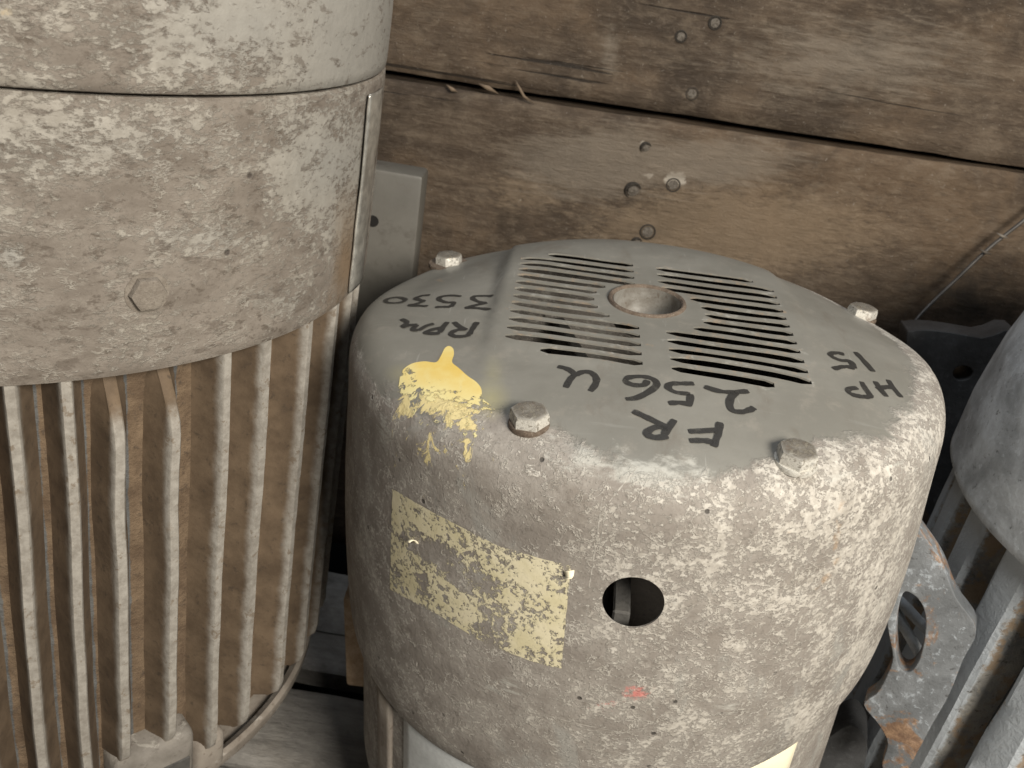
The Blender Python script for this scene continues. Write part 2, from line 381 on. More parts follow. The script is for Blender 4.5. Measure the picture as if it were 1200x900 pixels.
M_RIM = mat_dust('brown_rusty_rim', (.085, .062, .045), (.17, .13, .098), (.30, .265, .22), 160)
M_CUP = mat_dust('grey_cup_paint', (.14, .125, .105), (.25, .242, .222), (.10, .075, .052), 90, .5, .3)
def mat_ink():
    t = NT('black_marker_ink'); v = t.obj(); n = t.noise(v, 210, 6, .72); b = t.noise(v, 45, 3, .6)
    t.alpha(t.ramp(t.math('ADD', n, t.math('MULTIPLY', t.math('SUBTRACT', b, .5), .6)), .28, .52, .55, .97))
    return t.done(t.mix(n, (.016, .016, .016), (.045, .043, .040)), .5)
M_INK = mat_ink()
M_STICKER = mat_sticker(); M_SPLASH = mat_splash()
M_SILVER = mat_plain('brushed_metal_plate', (.62, .65, .66), .42, .25, .08, 300)
M_PAPER = mat_plain('cream_paper_tag', (.80, .74, .56), .7, 0, .05, 80, .1)
M_FAINT = mat_plain('faint_grey_print', (.55, .52, .42), .7)
M_GREYPLATE = mat_dust('smooth_grey_plate', (.10, .095, .083), (.145, .138, .122), (.09, .08, .068), 14, .5, .12)
M_RUSTEDGE = mat_dust('sandy_rust', (.34, .24, .15), (.48, .36, .25), (.22, .14, .085), 160)
M_SHINE = mat_plain('bare_bright_metal', (.55, .54, .50), .28, .7, .3, 120, .6)
def mat_nail():
    t = NT('old_nail_head'); x, y, z = t.sep(t.obj()); r = t.math('SQRT', t.math('ADD', t.math('MULTIPLY', x, x), t.math('MULTIPLY', y, y)))
    n = t.noise(t.obj(rnd=True), 2.2, 5, .7); c = t.mix(t.ramp(n, .35, .65), (.10, .085, .07), (.23, .205, .175))
    c = t.mix(t.ramp(r, .82, .95), c, (.045, .038, .031)); return t.done(c, .6, .2, t.bump(n, .4, .1))
M_NAIL = mat_nail()
M_WIRE = mat_plain('dark_wire', (.09, .085, .08), .5, .5)
M_SLIVER = mat_plain('wood_sliver', (.17, .125, .085), .8)

# ================================================================== setting: floor and wall
ground = bobj('ground', box_bm(-1.6, 1.8, -.6, 1.2, -.16, -.10), M_BLACK, None, False)
ground['kind'] = 'structure'
floor = bpy.data.objects.new('floor', None); COL.objects.link(floor); floor['kind'] = 'structure'

def plank(name, x0, x1, zlo, zhi, axis, c0, c1, mat, parent, seed, amp=.0022, nx=260, nz=26, paint=None):
    """board running along x with uneven edges. axis 'y': face towards -y, from c0 (front) to c1 (back); axis 'z': lying flat"""
    v, f, at = [], [], {'white': [], 'stain_shade': [], 'tan': [], 'grey': []}
    def edge(x, s): return amp * (mnoise.noise(Vector((x * 9, s, seed))) + .6 * mnoise.noise(Vector((x * 42, s, seed))))
    sec = []                              # section going round: back-low, front-low ... front-high, back-high
    sec.append((0, 1))
    for i in range(nz + 1): sec.append((i / nz, 0))
    sec.append((1, 1))
    k = len(sec)
    for ix in range(nx + 1):
        x = x0 + (x1 - x0) * ix / nx
        lo = (zlo(x) if callable(zlo) else zlo) + edge(x, 1.3); hi = (zhi(x) if callable(zhi) else zhi) + edge(x, 7.7)
        for (a, b) in sec:
            w = lo + (hi - lo) * a
            e = min(a, 1 - a) * (hi - lo)
            dep = c0 + (c1 - c0) * b
            if b == 0:
                dep += (.004 * max(0, 1 - e / .006) ** 2) * (1 if c1 > c0 else -1)
                dep += .0012 * mnoise.noise(Vector((x * 6, w * 30, seed + 3)))
            P = (x, dep, w) if axis == 'y' else (x, w, dep)
            v.append(P)
            q = paint(pix(P)) if (paint and b == 0) else {}
            for kk in at: at[kk].append(q.get(kk, 0.0))
    for ix in range(nx):
        for j in range(k):
            jj = (j + 1) % k
            f.append((ix * k + j, (ix + 1) * k + j, (ix + 1) * k + jj, ix * k + jj))
    f.append(tuple(range(k))); f.append(tuple(reversed([nx * k + j for j in range(k)])))
    o = mobj(name, v, f, mat, parent, True, at, 50)
    bm = bmesh.new(); bm.from_mesh(o.data); bmesh.ops.recalc_face_normals(bm, faces=bm.faces); bm.to_mesh(o.data); bm.free()
    return o

for i, (y0, y1, dz) in enumerate([(-.36, -.262, 0), (-.25, -.15, .002), (-.14, -.045, 0), (-.03, .06, .001), (.074, .165, 0), (.182, .275, .002), (.29, .385, 0), (.394, .486, .001), (.492, .578, 0), (.602, .652, .001), (.656, .742, -.002)]):
    plank('plank', -1.3, 1.4, y0, y1, 'z', dz, -.022, M_FLOORW, floor, 20 + i * 3.1, .0016, 160, 8)

WY = .78
wall = bpy.data.objects.new('plank_wall', None); COL.objects.link(wall); wall.location = (0, 0, 0)
wall['label'] = 'weathered brown wooden plank wall with a dark gap and nails behind the motors'; wall['category'] = 'wall'
g0 = on_plane(450, 87, (0, 1, 0), (0, WY, 0)); g1 = on_plane(1200, 201, (0, 1, 0), (0, WY, 0))
def gapz(x): return g0.z + (g1.z - g0.z) * (x - g0.x) / (g1.x - g0.x)
def bl(p, x, y, rx, ry, s=1.0): return s * max(0, 1 - math.hypot((p[0] - x) / rx, (p[1] - y) / ry))
def paint_low(p):
    return {'white': max(bl(p, 792, 210, 34, 18, 1.1), bl(p, 760, 205, 34, 8, .8), bl(p, 752, 168, 7, 7, .9), bl(p, 610, 235, 40, 14, .6), bl(p, 560, 240, 50, 26, .5)),
            'stain_shade': max(bl(p, 745, 222, 20, 16, 1.1), bl(p, 762, 272, 60, 22, .9), bl(p, 755, 172, 13, 11, .9), bl(p, 1130, 350, 190, 130, .8), bl(p, 1078, 350, 40, 40, .6)),  # nail stains, plus painted shade above the cover and in the right corner
            'tan': max(bl(p, 860, 270, 300, 90, 1.3), bl(p, 620, 225, 130, 60, .8)),  # tan wood, brightened to paint in the lit patch
            'grey': max(bl(p, 700, 190, 200, 80, 1.25), bl(p, 830, 190, 200, 55, 1.2))}  # paler tone that paints the lit middle of the plank
def paint_top(p):
    return {'grey': max(bl(p, 1000, 70, 330, 120, .9), bl(p, 715, 60, 22, 70, .9)), 'white': bl(p, 700, 105, 40, 10, .5),
            'tan': bl(p, 560, 70, 90, 20, .5), 'stain_shade': max(bl(p, 500, 20, 120, 60, .35), bl(p, 660, 40, 60, 80, .35))}  # faint shade painted in towards the upper left
GAP = .0032
ph = .272
p_top = plank('plank', -1.2, 1.4, lambda x: gapz(x) + GAP, lambda x: gapz(x) + ph, 'y', WY, WY + .03, M_WOOD, wall, 3.3, .0012, 420, 40, paint_top)
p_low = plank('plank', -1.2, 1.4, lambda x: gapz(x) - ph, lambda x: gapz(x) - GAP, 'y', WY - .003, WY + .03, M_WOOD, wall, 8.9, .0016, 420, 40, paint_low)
plank('plank', -1.2, 1.4, .0, lambda x: gapz(x) - ph - .006, 'y', WY, WY + .03, M_WOOD, wall, 14.2, .0016, 160, 12)
plank('plank', -1.2, 1.4, lambda x: gapz(x) + ph + .005, 1.06, 'y', WY, WY + .03, M_WOOD, wall, 19.4, .0016, 160, 12)
bobj('gap_blackout_board', box_bm(-1.2, 1.4, WY + .034, WY + .05, .0, 1.06), M_BLACK, wall, False)  # added behind the planks to keep world light out of the gap

v, f = lathe([(0.00001, .10), (.55, .09), (.84, .05), (.92, -.12), (1.02, -.10), (1.08, .03), (1.25, .02), (1.34, -.10), (1.3, -.8), (0.00001, -.8)], 26)
nail0 = None
def nail(px, py, r, parent, tilt=0):
    global nail0
    P = on_plane(px, py, (0, 1, 0), (0, WY - (.0002 if parent is p_top else .0034), 0))
    if nail0 is None: nail0 = mobj('nail', v, f, M_NAIL, parent, True, None, 40); o = nail0
    else: o = copy_obj(nail0, parent)
    o.location = P; o.rotation_euler = (math.radians(90) + tilt, 0, tilt); o.scale = (r, r, r * (1 + 6 * tilt))
for (x, y, r, pr, tl) in [(838, 27, .0042, p_top, 0), (798, 43, .0038, p_top, 0), (811, 110, .0042, p_top, 0), (757, 174, .004, p_low, .3), (789, 217, .0048, p_low, 0),
                          (742, 224, .0058, p_low, .25), (759, 272, .0055, p_low, 0), (746, 285, .004, p_low, .2)]:
    nail(x, y, r, pr, tl)
def sliver(pts, r, parent, mat=M_SLIVER, name='splinter', sides=6, taper=True):
    P = [Vector(p) for p in pts]; v, f = [], []
    for i, p in enumerate(P):
        tn = (P[min(i + 1, len(P) - 1)] - P[max(i - 1, 0)]).normalized()
        a = tn.cross(Vector((.3, .9, .2))).normalized(); b = tn.cross(a)
        rr = r * (1 - .85 * abs(2 * i / (len(P) - 1) - 1) ** 2) if taper else r
        for k in range(sides): v.append(p + a * rr * math.cos(2 * PI * k / sides) + b * rr * math.sin(2 * PI * k / sides))
    for i in range(len(P) - 1):
        for k in range(sides):
            k2 = (k + 1) % sides; f.append((i * sides + k, i * sides + k2, (i + 1) * sides + k2, (i + 1) * sides + k))
    f.append(tuple(reversed(range(sides)))); f.append(tuple(range(len(v) - sides, len(v))))
    return mobj(name, v, f, mat, parent)
def wpt(x, y, dy=-.004): return on_plane(x, y, (0, 1, 0), (0, WY + dy, 0))
sliver([wpt(604, 94), wpt(609, 104, -.008), wpt(614, 113, -.009), wpt(627, 122)], .0014, p_low)
sliver([wpt(560, 98), wpt(572, 103, -.008), wpt(584, 110)], .0022, p_low)
sliver([wpt(523, 99), wpt(530, 105, -.007), wpt(536, 108)], .002, p_low)

# ================================================================== middle motor
CT = Vector((.0668, .4717, CZ - .18)); CLEN = .452
MC = frame(CT, -4.6, -2.0, CLEN); MCI = MC.inverted()
motor = thing('electric_motor', 'grey electric motor standing on end with black marker writing on its slotted fan cover', 'motor', MC, 'motors standing on the pallet')

def dome(r): return 1.5 * max(0, r - .07) ** 2
prof = [(r, dome(r)) for r in [i * .002 for i in range(0, 74)]]
p0 = Vector((.146, dome(.146))); p3 = Vector((.1652, .036)); p1 = p0 + Vector((1, .23)).normalized() * .0125; p2 = p3 - Vector((.03, 1)) * .014
for i in range(1, 21):
    u = i / 20; b = (1 - u) ** 3 * p0 + 3 * u * (1 - u) ** 2 * p1 + 3 * u * u * (1 - u) * p2 + u ** 3 * p3; prof.append((b.x, b.y))
for r, d in [(.1658, .05), (.1664, .06), (.1678, .08), (.1690, .10), (.1696, .12), (.1698, .14), (.1695, .16), (.1690, .175), (.1682, .185), (.1668, .192), (.1648, .197), (.1632, .1995), (.1622, .2008)]: prof.append((r, d))
ARC = [0.0]
for a, b in zip(prof, prof[1:]): ARC.append(ARC[-1] + math.hypot(b[0] - a[0], b[1] - a[1]))
SMAX = ARC[-1]
def at_s(s):
    lo, hi = 0, len(ARC) - 1
    while hi - lo > 1:
        mid = (lo + hi) // 2
        if ARC[mid] <= s: lo = mid
        else: hi = mid
    u = (s - ARC[lo]) / (ARC[hi] - ARC[lo]); u = min(1, max(0, u))
    return prof[lo][0] + u * (prof[hi][0] - prof[lo][0]), prof[lo][1] + u * (prof[hi][1] - prof[lo][1])
def cover_pt(x, y):
    s = math.hypot(x, y); r, d = at_s(min(s, SMAX))
    c, sn = (x / s, y / s) if s > 1e-9 else (1, 0)
    X, Y = r * c, r * sn
    wf = 1 - smooth(.135, .165, s)
    d += 1.9 * smooth(-.35, .55, sn) * max(0, min(s, .15) - .07) ** 2 * (1 - smooth(.16, .25, s))
    d *= 1 - .128 * (c * .966 + sn * .259) * smooth(.20, .34, s)
    yf = smooth(-.115, .03, Y)
    if s < .19:
        d += wf * (.0052 * yf * smooth(-.081, -.0875, X) + .0022 * yf * smooth(.084, .091, X)) if X != 0 else 0
    # small dents and waviness of old sheet metal
    d += .0006 * mnoise.noise(Vector((X * 16, Y * 16, 2.0))) * smooth(.08, .12, s)
    rr = 1 + .0035 * mnoise.noise(Vector((c * 1.3, sn * 1.3, d * 9 + 4))) * smooth(.15, .2, s)
    return Vector((X * rr, Y * rr, CLEN - d))

holes = []
def slot(x0, x1, yc, skew, hw, sd):
    n = 12; top, bot = [], []
    for i in range(n + 1):
        u = i / n; x = x0 + (x1 - x0) * u
        e = min(1, math.sqrt(max(0, min(u, 1 - u) * (x1 - x0) / (hw * 1.1)))) if 0 < i < n else .45
        wob = .0003 * mnoise.noise(Vector((x * 30, sd * 3.7, 1.5)))
        wo2 = .0003 * mnoise.noise(Vector((x * 30, (sd + 1) * 3.7, 1.5)))
        y = yc - skew * x
        top.append((x, y + hw * e + wob)); bot.append((x, y - hw * e + wo2))
    return bot + top[::-1]
SK = .115
for k in range(14):
    yc = .0522 - .00988 * k
    xl, xr = -.0745, .0765
    if k == 0: xl, xr = -.058, .066
    if k == 13: xl, xr = -.056, .057
    il, ir = -.0058, .0082
    dyc = yc + .006; rad = .0305
    if abs(dyc) < rad - .003:
        hx = math.sqrt(rad * rad - dyc * dyc)
        il, ir = min(il, -hx + .001), max(ir, hx + .001)
    holes.append(slot(xl, il, yc, SK, .0034, k + 1)); holes.append(slot(ir, xr, yc, SK, .0034, k + 41))
NSLOT = len(holes)
holes.append([(.0192 * math.cos(2 * PI * i / 56), .0192 * math.sin(2 * PI * i / 56)) for i in range(56)])
# round inspection hole in the flank: find it along the view ray on the plain profile
def ray_cover(px, py):
    o = MCI @ CAM; d = (MCI.to_3x3() @ ray(px, py)).normalized(); t = .2
    while t < .8:
        P = o + d * t; dep = CLEN - P.z; rr = math.hypot(P.x, P.y)
        if dep > .0:
            lim = None
            for a, b in zip(prof, prof[1:]):
                if a[1] <= dep <= b[1] and b[1] > a[1]: lim = a[0] + (b[0] - a[0]) * (dep - a[1]) / (b[1] - a[1]); break
            if lim and rr <= lim: return P
        t += .0004
H = ray_cover(742, 706); hth = math.atan2(H.y, H.x); hd = CLEN - H.z
hs = next(ARC[i] for i in range(len(prof)) if prof[i][1] >= hd and ARC[i] > .17); hs = ARC[-1] - sum(0 for _ in ()) if hs is None else hs
for i in range(len(prof) - 1):
    if prof[i][1] <= hd <= prof[i + 1][1] and ARC[i] > .17: hs = ARC[i] + (ARC[i + 1] - ARC[i]) * (hd - prof[i][1]) / (prof[i + 1][1] - prof[i][1])
HR = .0136; hr_ = at_s(hs)[0]; side = []
for i in range(48):
    a = 2 * PI * i / 48; s = hs + HR * math.sin(a); th = hth + HR * math.cos(a) / hr_
    side.append((s * math.cos(th), s * math.sin(th)))
holes.append(side)

def inside(p, poly):
    c = False; j = len(poly) - 1
    for i in range(len(poly)):
        if (poly[i][1] > p[1]) != (poly[j][1] > p[1]) and p[0] < (poly[j][0] - poly[i][0]) * (p[1] - poly[i][1]) / (poly[j][1] - poly[i][1]) + poly[i][0]: c = not c
        j = i
    return c
bb = [(min(q[0] for q in h), max(q[0] for q in h), min(q[1] for q in h), max(q[1] for q in h)) for h in holes]
pts, edges = [], []
for h in holes:
    b0 = len(pts); pts += [Vector(q) for q in h]; edges += [(b0 + i, b0 + (i + 1) % len(h)) for i in range(len(h))]
s = 0.0; ring_i = 0; nb = len(pts); last = None
rings = []
while s < SMAX - .002:
    rings.append(s); s += .0034
rings.append(SMAX)
hp = [Vector(q) for h in holes for q in h]
from mathutils.kdtree import KDTree
kd = KDTree(len(hp))
for i, q in enumerate(hp): kd.insert((q.x, q.y, 0), i)
kd.balance()
for ri, s in enumerate(rings):
    n = max(1, int(2 * PI * at_s(s)[0] / .0034)) if s < .13 else 310
    last = n
    b0 = len(pts)
    for i in range(n):
        a = 2 * PI * (i + .5 * (ri % 2)) / n; q = Vector((s * math.cos(a), s * math.sin(a)))
        if s < SMAX - .001:
            if kd.find((q.x, q.y, 0))[2] < .0016: continue
            if any(bx[0] < q.x < bx[1] and bx[2] < q.y < bx[3] and inside(q, h) for bx, h in zip(bb, holes)): continue
        pts.append(q)
    if s >= SMAX - 1e-6: edges += [(b0 + i, b0 + (i + 1) % n) for i in range(n)]
rv, re_, rf, _, _, _ = delaunay_2d_cdt(pts, edges, [], 0, 1e-7)
faces = []
for fc in rf:
    c = sum((rv[i] for i in fc), Vector((0, 0))) / len(fc)
    if any(bx[0] < c.x < bx[1] and bx[2] < c.y < bx[3] and inside(c, h) for bx, h in zip(bb, holes)): continue
    faces.append(tuple(fc))
cv = [cover_pt(q.x, q.y) for q in rv]
for q, P in zip(rv, cv): pass
# bars between the slots are slightly bent down or up, like the photograph
for i, q in enumerate(rv):
    if abs(q.x) < .078 and -.085 < q.y < .062 and abs(q.x - .001) > .012:
        w = smooth(0, .02, .076 - abs(q.x)) * smooth(.010, .028, abs(q.x - .001)) * (smooth(.028, .045, math.hypot(q.x, q.y + .004)))
        row = round((q.y + SK * q.x - .0522 + .0049) / .00988)
        cv[i].z += w * .0009 * mnoise.noise(Vector((row * 2.3, q.x * 22, 5.0)))
# paint masks
YP = [(470, 440), (480, 428), (500, 424), (512, 424), (520, 413), (523, 407), (528, 406), (532, 412), (531, 424), (540, 434), (552, 444), (562, 453), (560, 468), (553, 476), (540, 474), (526, 470), (510, 462), (498, 455), (488, 462), (478, 466), (470, 455)]
def seg_d(p, poly):
    best = 1e9
    for i in range(len(poly)):
        a = Vector(poly[i]); b = Vector(poly[(i + 1) % len(poly)]); ab = b - a; t = max(0, min(1, (Vector(p) - a).dot(ab) / ab.length_squared))
        best = min(best, (Vector(p) - (a + ab * t)).length)
    return best if inside(p, poly) else -best
at = {k: [] for k in ('grime', 'pale', 'rub', 'rust', 'red', 'yellow', 'flake', 'spray')}
def strip(p, x0, y0, x1, y1, w):
    a, b = Vector((x0, y0)), Vector((x1, y1)); ab = b - a; t = max(0, min(1, (Vector(p) - a).dot(ab) / ab.length_squared))
    return max(0, 1 - (Vector(p) - (a + ab * t)).length / w)
for q, P in zip(rv, cv):
    p = pix(MC @ P); sd = q.length
    th = math.atan2(P.y, P.x); front = max(0, -math.sin(th)); left = max(0, -math.cos(th))
    g = smooth(.128, .178, sd - .012 * left + .014 * max(0, math.cos(th) - .2)) * .95
    if sd < .12: g *= 0
    g = max(g, smooth(.122, .150, sd) * smooth(.55, .9, front) * .78 * (1 - bl(p, 800, 520, 150, 60)))
    at['grime'].append(g)
    at['pale'].append(smooth(-.1, .8, math.cos(th) * .8 + front * .3))  # right flank paler: its brighter light painted in as denser crust
    at['rub'].append(max(bl(p, 775, 556, 110, 46, 1.0), bl(p, 690, 540, 95, 34, .85), bl(p, 650, 515, 60, 20, .6), bl(p, 980, 560, 90, 40, .65), bl(p, 1060, 540, 60, 60, .6), bl(p, 450, 500, 22, 90, .75), bl(p, 590, 805, 60, 26, .75), bl(p, 835, 690, 50, 34, .45), bl(p, 855, 830, 34, 18, .8), bl(p, 430, 640, 14, 60, .6)) if sd > .1 else 0)
    ru = max(strip(p, 985, 585, 978, 660, 9), strip(p, 975, 672, 952, 690, 12) * .8, bl(p, 925, 625, 22, 12, .7), bl(p, 890, 838, 22, 14, .6), bl(p, 516, 329, 13, 5, 1.0), bl(p, 765, 405, 9, 8, .9), bl(p, 597, 352, 8, 22, .8), bl(p, 715, 437, 16, 14, .7), bl(p, 870, 500, 8, 40, .5), bl(p, 895, 510, 14, 50, .45))
    if abs(q.x) < .085 and -.09 < q.y < .065 and kd.find((q.x, q.y, 0))[2] < .0026 and q.length > .024:
        at['rub'][-1] = .38; ru = max(ru, .52)
    at['rust'].append(ru)
    at['red'].append(max(bl(p, 747, 812, 34, 17, 1.25), bl(p, 712, 826, 50, 14, .8)))
    if 400 < p[0] < 640 and 380 < p[1] < 620 and P.y < 0.08:
        e = seg_d(p, YP); at['yellow'].append(.5 + max(-.5, min(.5, e / 14)))
        # scraped streaks through the splash
        if strip(p, 484, 430, 484, 452, 5) > 0 or strip(p, 505, 440, 504, 458, 7) > .2: at['yellow'][-1] = min(at['yellow'][-1], .2)
    else: at['yellow'].append(0.0)
    at['flake'].append(max(bl(p, 520, 470, 75, 42, 1.0), bl(p, 540, 488, 46, 30, 1.0), bl(p, 545, 530, 12, 26, .9), bl(p, 480, 470, 34, 40, .75), bl(p, 510, 530, 100, 90, .48), bl(p, 470, 600, 60, 60, .25)) if p[1] > 448 and P.y < .05 else 0.0)
    at['spray'].append(max(bl(p, 575, 468, 26, 28, 1.0), bl(p, 578, 440, 14, 30, .5), bl(p, 470, 438, 22, 14, .5)) if P.y < .05 else 0.0)
cover = mobj('fan_cover', cv, faces, M_COVER, motor, True, at)
cover['label'] = 'rounded fan cover, clean grey on top and caked with pale grime on its flank'
bm = bmesh.new(); bm.from_mesh(cover.data); bmesh.ops.recalc_face_normals(bm, faces=bm.faces)
if sum(f_.normal.z for f_ in bm.faces) < 0: bmesh.ops.reverse_faces(bm, faces=bm.faces)
bm.to_mesh(cover.data); bm.free()
cover.data.polygons.foreach_set('use_smooth', [True] * len(cover.data.polygons))
BV = BVHTree.FromPolygons(cv, faces)
so = cover.modifiers.new('thickness', 'SOLIDIFY'); so.thickness = .0010; so.offset = -1
bpy.context.view_layer.update()
me2 = bpy.data.meshes.new_from_object(cover.evaluated_get(bpy.context.evaluated_depsgraph_get()))
cover.modifiers.clear(); cover.data = me2; me2.set_sharp_from_angle(angle=math.radians(48))

def hit(px, py, off=.00025):
    o = MCI @ CAM; d = (MCI.to_3x3() @ ray(px, py)).normalized()
    P, n, i, dist = BV.ray_cast(o, d)
    if P is None: return None, None
    if n.dot(d) > 0: n = -n
    return P + n * off, n

# --- centre cup
v, f = lathe([(.0222, -.0004), (.0216, .0012), (.0206, .0016), (.0197, .0012), (.0188, -.001)], 72)
cup_rim = mobj('cup_rim', [(a, b, c + CLEN) for a, b, c in v], f, M_RIM, cover)
v, f = lathe([(.0188, .0002), (.0185, -.004), (.0180, -.011), (.0166, -.0150), (.013, -.0168), (.004, -.0172), (.00001, -.0172)], 72)
mobj('centre_cup', [(a, b, c + CLEN) for a, b, c in v], f, M_CUP, cover)

# --- bolts
def hexbolt_mesh(name, R=.0090, h=.0078):
    bm = bmesh.new(); n = 36
    ringsv = []
    def hexr(a, R_):
        q = (a % (PI / 3)) - PI / 6; return R_ * math.cos(PI / 6) / math.cos(q)
    for z, k, circ in [(0, 1, 0), (h * .80, 1, 0), (h * .93, .95, .25), (h, .80, 1), (h * 1.0, .4, 1), (h * .97, .02, 1)]:
        rv_ = []
        for i in range(n):
            a = 2 * PI * i / n; r = hexr(a, R) * (1 - circ) + R * .9 * circ; r *= k
            if k == 1 and z > 0: z2 = z - .0011 * max(0, (hexr(a, R) / R - .93) / .07)
            else: z2 = z
            rv_.append(bm.verts.new((r * math.cos(a), r * math.sin(a), z2 + (.0002 * mnoise.noise(Vector((a * 2, k * 9, R * 900))) if z > 0 else 0))))
        ringsv.append(rv_)
    for a, b in zip(ringsv, ringsv[1:]):
        for i in range(n): bm.faces.new((a[i], a[(i + 1) % n], b[(i + 1) % n], b[i]))
    bm.faces.new(ringsv[-1]); bm.faces.new(list(reversed(ringsv[0])))
    return bm
first = None
for k, (px, py, wr) in enumerate([(620, 496, .0090), (932, 541, .0092), (1011, 371, .0092), (509, 301, .0130)]):
    P, n = hit(px, py, 0)
    while P is None:
        px += (758 - px) * .01; py += (430 - py) * .01; P, n = hit(px, py, 0)
    if first is None:
        bo = bobj('bolt', hexbolt_mesh('bolt'), M_BOLT, motor, True, 28); first = bo
    else: bo = copy_obj(first, motor)
    nn = (Vector((0, 0, 1)) * .75 + n * .25).normalized()
    bo.matrix_local = Matrix.Translation(P - n * .0005) @ nn.to_track_quat('Z', 'Y').to_matrix().to_4x4() @ Matrix.Rotation([.35, .12, .8, .5][k], 4, 'Z')
    v, f = lathe([(.004, .0018), (wr, .0016), (wr + .0004, .0006), (wr + .0002, -.001), (.004, -.001)], 36, True)
    ws = mobj('washer', v, f, M_RIM if k != 1 else M_BOLT, bo, True, None, 40)

# --- handwriting, traced stroke by stroke
def c1(l): return [(960 + x * .09167, 400 + y * .09167) for x, y in l]
def c2(l): return [(640 + x * .21667, 420 + y * .21667) for x, y in l]
def c3(l): return [(440 + x * .13333, 330 + y * .13333) for x, y in l]
TEXT = {
 'horsepower_text': [c1(l) for l in ([(880, 495), (940, 590), (1050, 720)], [(715, 515), (770, 600), (860, 712)], [(735, 612), (840, 590), (925, 590)],
        [(540, 520), (590, 610), (650, 690)], [(655, 680), (640, 712), (560, 712), (440, 690), (370, 650), (385, 612), (490, 598)],
        [(460, 140), (570, 255), (690, 392)], [(320, 172), (230, 152), (150, 160), (150, 190), (210, 225), (290, 250), (390, 258), (425, 300), (450, 350)], [(450, 352), (370, 332), (290, 332), (180, 358)])],
 'frame_text': [c2(l) for l in ([(105, 160), (130, 115), (165, 80)], [(62, 45), (105, 55), (135, 70), (160, 95)], [(160, 92), (200, 75), (245, 80), (272, 110), (265, 145), (238, 180)],
        [(430, 222), (490, 215), (560, 180), (598, 145), (580, 115), (520, 100), (450, 105), (430, 125), (470, 145), (530, 145), (548, 120)],
        [(800, 138), (740, 138), (675, 140), (660, 160), (700, 185), (780, 195)], [(782, 195), (775, 255)], [(790, 252), (720, 242), (662, 245)],
        [(855, 155), (930, 178), (1000, 185), (1095, 180)], [(1030, 185), (1000, 215), (992, 255), (1010, 285), (1060, 292), (1105, 280), (1125, 268)],
        [(940, 348), (930, 410), (905, 480)], [(770, 398), (850, 395), (935, 390)], [(775, 448), (850, 448), (905, 455)],
        [(695, 335), (665, 375), (635, 420)], [(470, 288), (550, 325), (650, 375)], [(660, 385), (600, 375), (555, 395), (548, 415), (590, 432), (660, 425)])],
 'speed_text': [c3(l) for l in ([(1030, 128), (950, 128), (870, 132), (858, 155), (910, 180), (975, 190)], [(980, 188), (880, 210), (790, 235)], [(785, 235), (880, 235), (1010, 248)],
        [(755, 132), (670, 125), (580, 135), (560, 160), (620, 185), (690, 188), (660, 225)], [(665, 225), (590, 225), (525, 228)],
        [(480, 122), (420, 125), (370, 140), (340, 150)], [(345, 150), (390, 165), (420, 178), (350, 200), (285, 210)], [(290, 212), (370, 215), (460, 220)],
        [(270, 160), (200, 142), (110, 155), (90, 180), (140, 192), (230, 185), (272, 160)],
        [(895, 360), (860, 410), (825, 470)], [(690, 360), (740, 400), (800, 430)], [(800, 425), (720, 430), (665, 460), (700, 485), (780, 485), (830, 470)],
        [(635, 360), (600, 400), (565, 455)], [(590, 410), (510, 425), (445, 452), (500, 462), (570, 458)],
        [(515, 375), (450, 395), (380, 435)], [(380, 435), (330, 425), (370, 385)], [(370, 385), (300, 390), (235, 410)], [(235, 405), (280, 365), (230, 335)])],
}
def catmull(P, n=7):
    if len(P) < 3: return [P[0] + (P[1] - P[0]) * (i / n) for i in range(n + 1)]
    Q = [P[0] * 2 - P[1]] + P + [P[-1] * 2 - P[-2]]; out = []
    for i in range(1, len(Q) - 2):
        for k in range(n):
            t = k / n; a, b, c, d = Q[i - 1], Q[i], Q[i + 1], Q[i + 2]
            out.append(.5 * ((2 * b) + (c - a) * t + (2 * a - 5 * b + 4 * c - d) * t * t + (3 * b - a - 3 * c + d) * t ** 3))
    return out + [P[-1]]
for nm, strokes in TEXT.items():
    v, f = [], []
    wd = {'horsepower_text': .0018, 'frame_text': .0019, 'speed_text': .0017}[nm]
    for si, l in enumerate(strokes):
        C = catmull([Vector(p) for p in l]); hits = [hit(c.x, c.y, .00022 + .00002 * si) for c in C]
        hits = [h for h in hits if h[0]]
        if len(hits) < 2: continue
        b0 = len(v); N = len(hits)
        for i, (P, n) in enumerate(hits):
            tn = hits[min(i + 1, N - 1)][0] - hits[max(0, i - 1)][0]; sdv = n.cross(tn).normalized()
            w = wd * (.9 + .25 * mnoise.noise(Vector((i * .25, si * 3.1, 1)))) * (.72 if i in (0, N - 1) else 1)
            v += [P + sdv * w, P, P - sdv * w]
        for i in range(N - 1):
            a = b0 + i * 3; f += [(a, a + 1, a + 4, a + 3), (a + 1, a + 2, a + 5, a + 4)]
    o = mobj(nm, v, f, M_INK, cover)
    o['label'] = {'horsepower_text': 'black handwritten marking HP 15', 'frame_text': 'black handwritten marking FR 256U', 'speed_text': 'black handwritten marking RPM 3530'}[nm]

